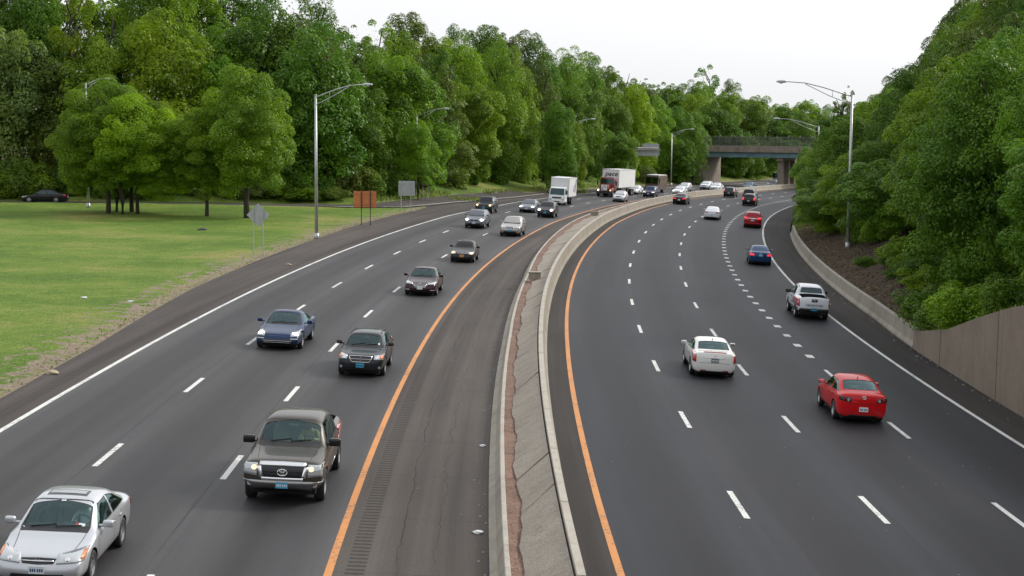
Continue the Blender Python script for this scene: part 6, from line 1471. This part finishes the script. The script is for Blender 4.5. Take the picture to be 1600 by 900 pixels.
while px < 1100:
    d0 = front(px, 25) + 1; lf = rg.choice(['mid', 'deep', 'dark', 'mid', 'deep', 'yellow', 'olive']); var = rg.choice(['round', 'tall', 'airy', 'round'])
    if 95 < px < 200 or 400 < px < 480: var = 'airy'
    ty = skyl(px) + rg.uniform(-4, 10)
    tree(px2x(px, d0), d0, py2z(px, ty, d0), rg.uniform(4.4, 5.6), var, lf, '%s tall back-row tree of the wood %s' % (CN[lf], lmk(px)), 'trees of the wood on the left', .3)
    px += rg.uniform(44, 58) * 200 / d0
# beyond the bridge
for row, (y0, lo, hi, cb) in enumerate(((398, 42, 70, -.12), (418, -2, 20, .1), (440, -20, -6, .15))):
    px = 1078 + row * 12
    while px < 1345:
        lf = rg.choice(['mid', 'dark', 'deep', 'mid'] if row else ['dark', 'dark', 'deep']) ; var = 'airy' if (1095 < px < 1135 and row == 2) else rg.choice(['round', 'round', 'tall']); Y = front(px, 3, 374) if row == 0 else max(y0 + (px - 1080) * .12, front(px, 3, 374) + row * 14); ty = skyl(px) + rg.uniform(lo, hi)
        if row == 0 and px > 1300: break
        tree(px2x(px, Y), Y, py2z(px, ty, Y), rg.uniform(4.6, 6.2), var, lf, '%s far tree %s, row %s' % (CN[lf], lmk(px), ('nearest the road', 'in the middle', 'on the skyline')[row]), 'far trees beyond the bridge', cb)
        px += rg.uniform(34, 44) if row else rg.uniform(17, 24)
# the copse on the lawn and the two lone lawn trees
for i, (px, bx2, R, ty, lf, dy) in enumerate(((168, -28, 3.9, 135, 'mid', 0), (181, -6, 4.4, 122, 'mid', 3), (190, 14, 4.3, 140, 'yellow', -1), (205, 30, 4.2, 150, 'yellow', 3), (214, 52, 4.0, 178, 'yellow', 0))):
    Y = 153 + dy; x = px2x(px, Y); t = tree(x, Y, py2z(px, ty, Y), R * 1.08, 'lawn', lf, ('leftmost', 'second', 'middle', 'fourth', 'rightmost')[i] + ' trunk of the five trees clumped together on the lawn', 'clump of five lawn trees', .12, trunk_r=1.25)
    t.rotation_euler = (0, 0, 0); c = [q for q in t.children if q.name.startswith('crown')][0]; c.location.x += bx2 * .062
tree(px2x(322, 152), 152, py2z(322, 160, 152), 3.9, 'lawn', 'yellow', 'small yellow green tree between the lawn clump and the lone lawn tree', None, .16, trunk_r=1.2)
tree(px2x(385, 151), 151, py2z(395, 98, 151), 5.0, 'lawn', 'mid', 'rounded lone tree at the right end of the lawn trees, left of the tall lamp', None, .10, trunk_r=1.3, cdx=0)
# right wood
SRX = [1230, 1295, 1320, 1335, 1350, 1375, 1400, 1425, 1435, 1455, 1470, 1500, 1560, 1700, 2400]; SRY = [215, 203, 186, 162, 150, 122, 106, 94, 52, 36, 6, -10, -40, -80, -120]
def skyr(px): return float(np.interp(px, SRX, SRY))
RM = [(1275, 'beside the bridge'), (1345, 'around the right lamp pole'), (1420, 'above the barrier'), (1520, 'above the wall corner'), (9999, 'above the retaining wall')]
def rmk(px):
    for a, t in RM:
        if px < a: return t
for row, (off0, lo, hi, cb, s0, s1, st_) in enumerate(((18.0, 70, 130, -.10, 62, 262, 7.5), (24.5, 25, 60, .0, 58, 275, 9.5), (33.0, -4, 14, .25, 62, 280, 10.0), (42, -2, 8, .3, 90, 280, 13))):
    s_ = s0
    while s_ < s1:
        off = off0 + rg.uniform(-1, 1) + (1.2 if s_ < 80 and row == 0 else 0) + (float(np.interp(s_, [85, 100, 150, 165], [0, .2, .2, 0])) if row == 0 else 0) + (.5 if row == 0 and s_ > 155 else 0) + (float(np.interp(s_, [84, 94, 117, 124], [0, 2.2, 2.2, 0])) if row == 0 else 0); x, y = xy(s_, off); px = 800 + x / y * FPX; k_ = FPX / y
        ty = skyr(px) + (rg.uniform(lo, hi)) * (1.0 if row < 2 else 1) * (k_ / 20 if row < 2 else 1) * (.12 if (row == 0 and s_ > 155) else 1); zt = min(py2z(px, ty, y), 24); z0 = gz(x, y); zt = max(zt, z0 + 5.0)
        lf = rg.choice(['dark', 'deep', 'mid', 'dark', 'deep', 'mid'] if row == 0 else ['dark', 'deep', 'mid', 'olive'])  # darker leaf mix: shade on this side is put into the leaf colour
        R = rg.uniform(3.9, 5.2); R = min(R, (4.8 if s_ < 180 else 4.2) if row == 0 else 5.6)
        tree(x, y, zt, R, 'near', lf, '%s %s tree of right wood %s' % (CN[lf], RN[row], rmk(px)), 'trees of the wood on the right', cb)
        s_ += st_ * rg.uniform(.85, 1.15)
x_, y_ = px2x(1311, 250), 250; tree(x_, y_, py2z(1311, 126, 250), 2.0, 'airy', 'dark', 'spindly dark sapling standing above the wood beside the right lamp arm', None, .45)
# undergrowth
for k in range(78):
    px = -40 + k * 17.5 + rg.uniform(-6, 6)
    if 1090 < px < 1128: continue
    Y = front(px, rg.uniform(1.5, 4.0), 150 if px < 1090 else 372); 
    if 640 < px < 980: Y = front(px, rg.uniform(5.5, 8))
    lf = rg.choice(['dark', 'deep', 'olive', 'mid']); shrub(px2x(px, Y), Y, rg.uniform(1.5, 3.2), rg.uniform(1.4, 5.2), lf, '%s bush at the foot of the wood %s' % (CN[lf], lmk(px)), 'bushes at the foot of the left wood')
for k in range(44):
    s_ = 58 + k * 4.5; off = ro_edge(s_) + (rg.uniform(1.2, 2.6) if (s_ < 82 or s_ > 168) else rg.uniform(2.6, 5.0)); x, y = xy(s_, off); lf = rg.choice(['dark', 'deep', 'yellow', 'mid']); px = 800 + x / y * FPX
    if abs(px - 1328) < 42 and y < 124: continue
    shrub(x, y, rg.uniform(1.2, 2.0), rg.uniform(1.2, 2.4), lf, '%s low bush on the right bank %s' % (CN[lf], rmk(px)), 'bushes on the right bank')
for k in range(22):
    s_ = 88 + k * 3.4; x, y = xy(s_, ro_edge(s_) + rg.uniform(1.6, 4.2)); lf = rg.choice(['dark', 'deep', 'mid']); px = 800 + x / y * FPX
    if abs(px - 1328) < 22 and y < 124: continue
    shrub(x, y, rg.uniform(.5, 1.1), rg.uniform(.5, 1.1), lf, '%s small weed clump on the bare bank %s' % (CN[lf], rmk(px)), 'weed clumps on the bare bank')
x, y = xy(84, ro_edge(84) + 2.6); shrub(x, y, .9, 1.1, 'pale', 'pale grey tufted shrub at the corner where the barrier meets the retaining wall')

# ------------------------------------------------------------------ grass blades, litter, stones
rgn = np.random.default_rng(3)
def blades(name, n, fn, h0, h1, mat):
    v = []; f = []
    for k in range(n):
        x, y, z = fn(); a = rgn.uniform(0, 6.28); w_ = rgn.uniform(.03, .07); h = rgn.uniform(h0, h1); lx, ly = rgn.normal(size=2) * h * .35; b = len(v)
        v += [(x - math.cos(a) * w_, y - math.sin(a) * w_, z - .02), (x + math.cos(a) * w_, y + math.sin(a) * w_, z - .02), (x + lx, y + ly, z + h)]; f.append((b, b + 1, b + 2))
    o = mesh_obj(name, v, f, mat); tag(o, 'short ragged grass along the verge', 'grass', kind='stuff'); return o
M['blade'] = simple('grass blades', (.21, .27, .05), .8, noise=.5, nscale=.6)
def fL():
    s_ = 45 + 140 * rgn.random() ** 1.2; d = abs(rgn.normal()) * .5 + .05 if rgn.random() < 1.9 else 1; o_ = lo_edge(s_) - d; x, y = xy(s_, o_); return x, y, zground(s_, o_, x, y)
blades('grass', 1500, fL, .03, .09, M['blade'])
def fR():
    s_ = rgn.choice([rgn.uniform(52, 84), rgn.uniform(160, 190)]); d = rgn.uniform(.2, 3.5); o_ = ro_edge(s_) + d; x, y = xy(s_, o_); return x, y, zground(s_, o_, x, y)
M['dead'] = simple('dead leaves', (.13, .085, .055), .95, noise=.6, nscale=2)
v = []; f = []
for k in range(9000):
    s_ = rgn.uniform(80, 172); d = abs(rgn.normal()) * 2.2 + .3; o_ = ro_edge(s_) + d; x, y = xy(s_, o_); z = zground(s_, o_, x, y) + .02; a = rgn.uniform(0, 6.28); r_ = rgn.uniform(.03, .10); t = rgn.uniform(-.05, .07); b = len(v)
    v += [(x + math.cos(a + j * 1.57) * r_, y + math.sin(a + j * 1.57) * r_ * .7, z + t * (1 if j % 2 else -.2)) for j in range(4)]; f.append((b, b + 1, b + 2, b + 3))
tag(mesh_obj('dead_leaves', v, f, M['dead']), 'dead leaves strewn on the bare bank behind the right barrier', 'leaf litter', kind='stuff')
blades('grass', 6000, fR, .1, .3, M['blade'])
def fB():
    px = rgn.uniform(560, 1060); Y = front(px, .6, 168) + rgn.uniform(0, 7); x = px2x(px, Y); return x, Y, gz(x, Y)
blades('tall_grass', 4500, fB, .2, .55, M['blade'])
mb = MB()
for k in range(240):
    q = rgn.random()
    if q < .40: s_ = rgn.uniform(28, 110); o_ = medl(s_) - abs(rgn.normal()) * .18 - .05; sd_ = 0; sz = rgn.uniform(.015, .045)
    elif q < .62: s_ = rgn.uniform(30, 70); o_ = rgn.uniform(-3.4, 10.5); sd_ = 1; sz = rgn.uniform(.012, .028)
    elif q < .85: s_ = rgn.uniform(50, 130); o_ = ro_edge(s_) - abs(rgn.normal()) * .4 - .05; sd_ = 1; sz = rgn.uniform(.02, .06)
    else: s_ = rgn.uniform(30, 90); o_ = rgn.uniform(-9.3, -6.8); sd_ = 0; sz = rgn.uniform(.012, .035)
    p_ = P(s_, o_, sd_, .008); a = rgn.uniform(0, 6.28); t = [(math.cos(a + j * 1.57) * sz * rgn.uniform(.5, 1.4), math.sin(a + j * 1.57) * sz * rgn.uniform(.5, 1.4)) for j in range(4)]
    b = [(p_.x + c[0], p_.y + c[1], p_.z - .005) for c in t] + [(p_.x + c[0] * .8, p_.y + c[1] * .8, p_.z + sz * .5) for c in t]; mb.add(b, [(4, 5, 6, 7), (0, 1, 5, 4), (1, 2, 6, 5), (2, 3, 7, 6), (3, 0, 4, 7)])
tag(mb.build('gravel', M['grit']), 'pale grit and tiny scraps scattered on the pavement', 'grit', kind='stuff')
def blob(name, label, px, py, Y, r, mat, sq=.6, seed=0, group=None, loc=None):
    bm = bmesh.new(); bmesh.ops.create_icosphere(bm, subdivisions=3, radius=1); rr_ = random.Random(seed); ph = [rr_.uniform(0, 6) for _ in range(6)]
    for q in bm.verts:
        n_ = 1 + .18 * math.sin(q.co.x * 3 + ph[0]) * math.cos(q.co.y * 2.5 + ph[1]) + .12 * math.sin(q.co.z * 5 + ph[2] + q.co.x * 4); q.co = Vector((q.co.x * r * n_, q.co.y * r * .8 * n_, q.co.z * r * sq * n_))
    me = bpy.data.meshes.new(name); bm.to_mesh(me); bm.free(); me.materials.append(mat); me.polygons.foreach_set('use_smooth', [True] * len(me.polygons)); o = bpy.data.objects.new(name, me); COL.objects.link(o)
    x = px2x(px, Y); o.location = loc if loc else (x, Y, gz(x, Y) + r * sq * .4); tag(o, label, cat=name.replace('_', ' '), group=group)
blob('rock', 'tan stone at the edge of the left shoulder', 88, 582, 52.5, .24, M['rock'], .45, 1, loc=P(56.6, -22.45, 0, .04))
blob('paper', 'white scrap lying on the lawn, left of two', 127, 442, 81, .16, M['litter'], .35, 2)
blob('paper', 'white scrap lying on the lawn, right of two', 200, 443, 80.5, .15, M['litter'], .3, 3)
blob('rubbish', 'small dark rubbish heap on the lawn below the lone lawn tree', 314, 352, 133, .45, M['steel_d'], .3, 4)
blob('rock', 'pale stone by the foot of the diamond sign', 449, 397, 103, .2, M['rock'], .5, 5)
q = P(47.5, -6.75, 0, .03); blob('paper', 'white crumpled scrap on the shoulder against the median, farther of two', 0, 0, 1, .09, M['litter'], .5, 6, loc=q)
q = P(37.2, -6.78, 0, .03); blob('paper', 'white torn scrap on the shoulder against the median, nearer of two', 0, 0, 1, .13, M['litter'], .35, 7, loc=q)

# ------------------------------------------------------------------ overpass under the viewpoint; unseen woods added to darken reflections
ov = empty('overpass', (0, -7, 0)); tag(ov, 'overpass the view is taken from, with a concrete deck and parapet', 'bridge')
m_ = MB(); m_.box((0, 0, 7.5), (70, 13, .5)); m_.build('deck', M['conc_br'], ov)
m_ = MB(); m_.box((0, 6.2, 8.3), (70, .35, 1.1)); m_.box((0, -6.2, 8.3), (70, .35, 1.1)); m_.build('parapet', M['conc_br'], ov)
m_ = MB()
for k in range(5): m_.box((0, -5 + k * 2.5, 6.75), (66, .3, .95))
m_.build('girder', M['girder'], ov)
m_ = MB(); m_.box((-34, 0, 3.0), (1.5, 13, 9)); m_.box((26, 0, 3.0), (1.5, 13, 9)); m_.box((-.6, 0, 3), (.9, 11, 6.6)); m_.build('abutment', M['conc_br'], ov)
def wood(name, spots, label):
    vs = []; fs = 0
    for (x, y, z, R, h) in spots:
        me = _tr.choice(CR['shrub'] + CR['airy']); n_ = len(me.vertices); c = np.empty(n_ * 3, dtype=np.float32); me.vertices.foreach_get('co', c); c = c.reshape(-1, 3); a = _tr.uniform(0, 6.28); ca, sa = math.cos(a), math.sin(a)
        cx = (c[:, 0] * ca - c[:, 1] * sa) * R + x; cy = (c[:, 0] * sa + c[:, 1] * ca) * R + y; sz_ = .8 if n_ < 20000 else 1.6; cz = c[:, 2] / sz_ * h / 2 + z + h / 2; vs.append(np.stack([cx, cy, cz], 1))
    v = np.concatenate(vs); N = len(v) // 4; me = bpy.data.meshes.new(name); me.vertices.add(N * 4); me.vertices.foreach_set('co', v.astype(np.float32).ravel()); me.loops.add(N * 4); me.loops.foreach_set('vertex_index', np.arange(N * 4, dtype=np.int32)); me.polygons.add(N)
    me.polygons.foreach_set('loop_start', np.arange(0, N * 4, 4, dtype=np.int32)); me.polygons.foreach_set('loop_total', np.full(N, 4, dtype=np.int32)); me.update(calc_edges=True); me.materials.append(LEAF['deep'])
    o = bpy.data.objects.new(name, me); COL.objects.link(o); tag(o, label, 'wood', kind='stuff')
sp_ = []  # unseen trees, added to block bright sky behind and darken car reflections
for k in range(26): sp_.append((-95 + k * 7.5, -48 - _tr.uniform(0, 25), -1, _tr.uniform(6, 8), _tr.uniform(17, 24)))
for k in range(9): sp_.append((31 + _tr.uniform(0, 6), -35 + k * 10, 5, _tr.uniform(5, 6.5), _tr.uniform(13, 17)))
for k in range(9): sp_.append((-62 - _tr.uniform(0, 8), -35 + k * 11, 0, _tr.uniform(5, 6.5), _tr.uniform(14, 18)))
wood('woods', sp_, 'unseen woods added behind and beside the viewpoint to darken reflections')
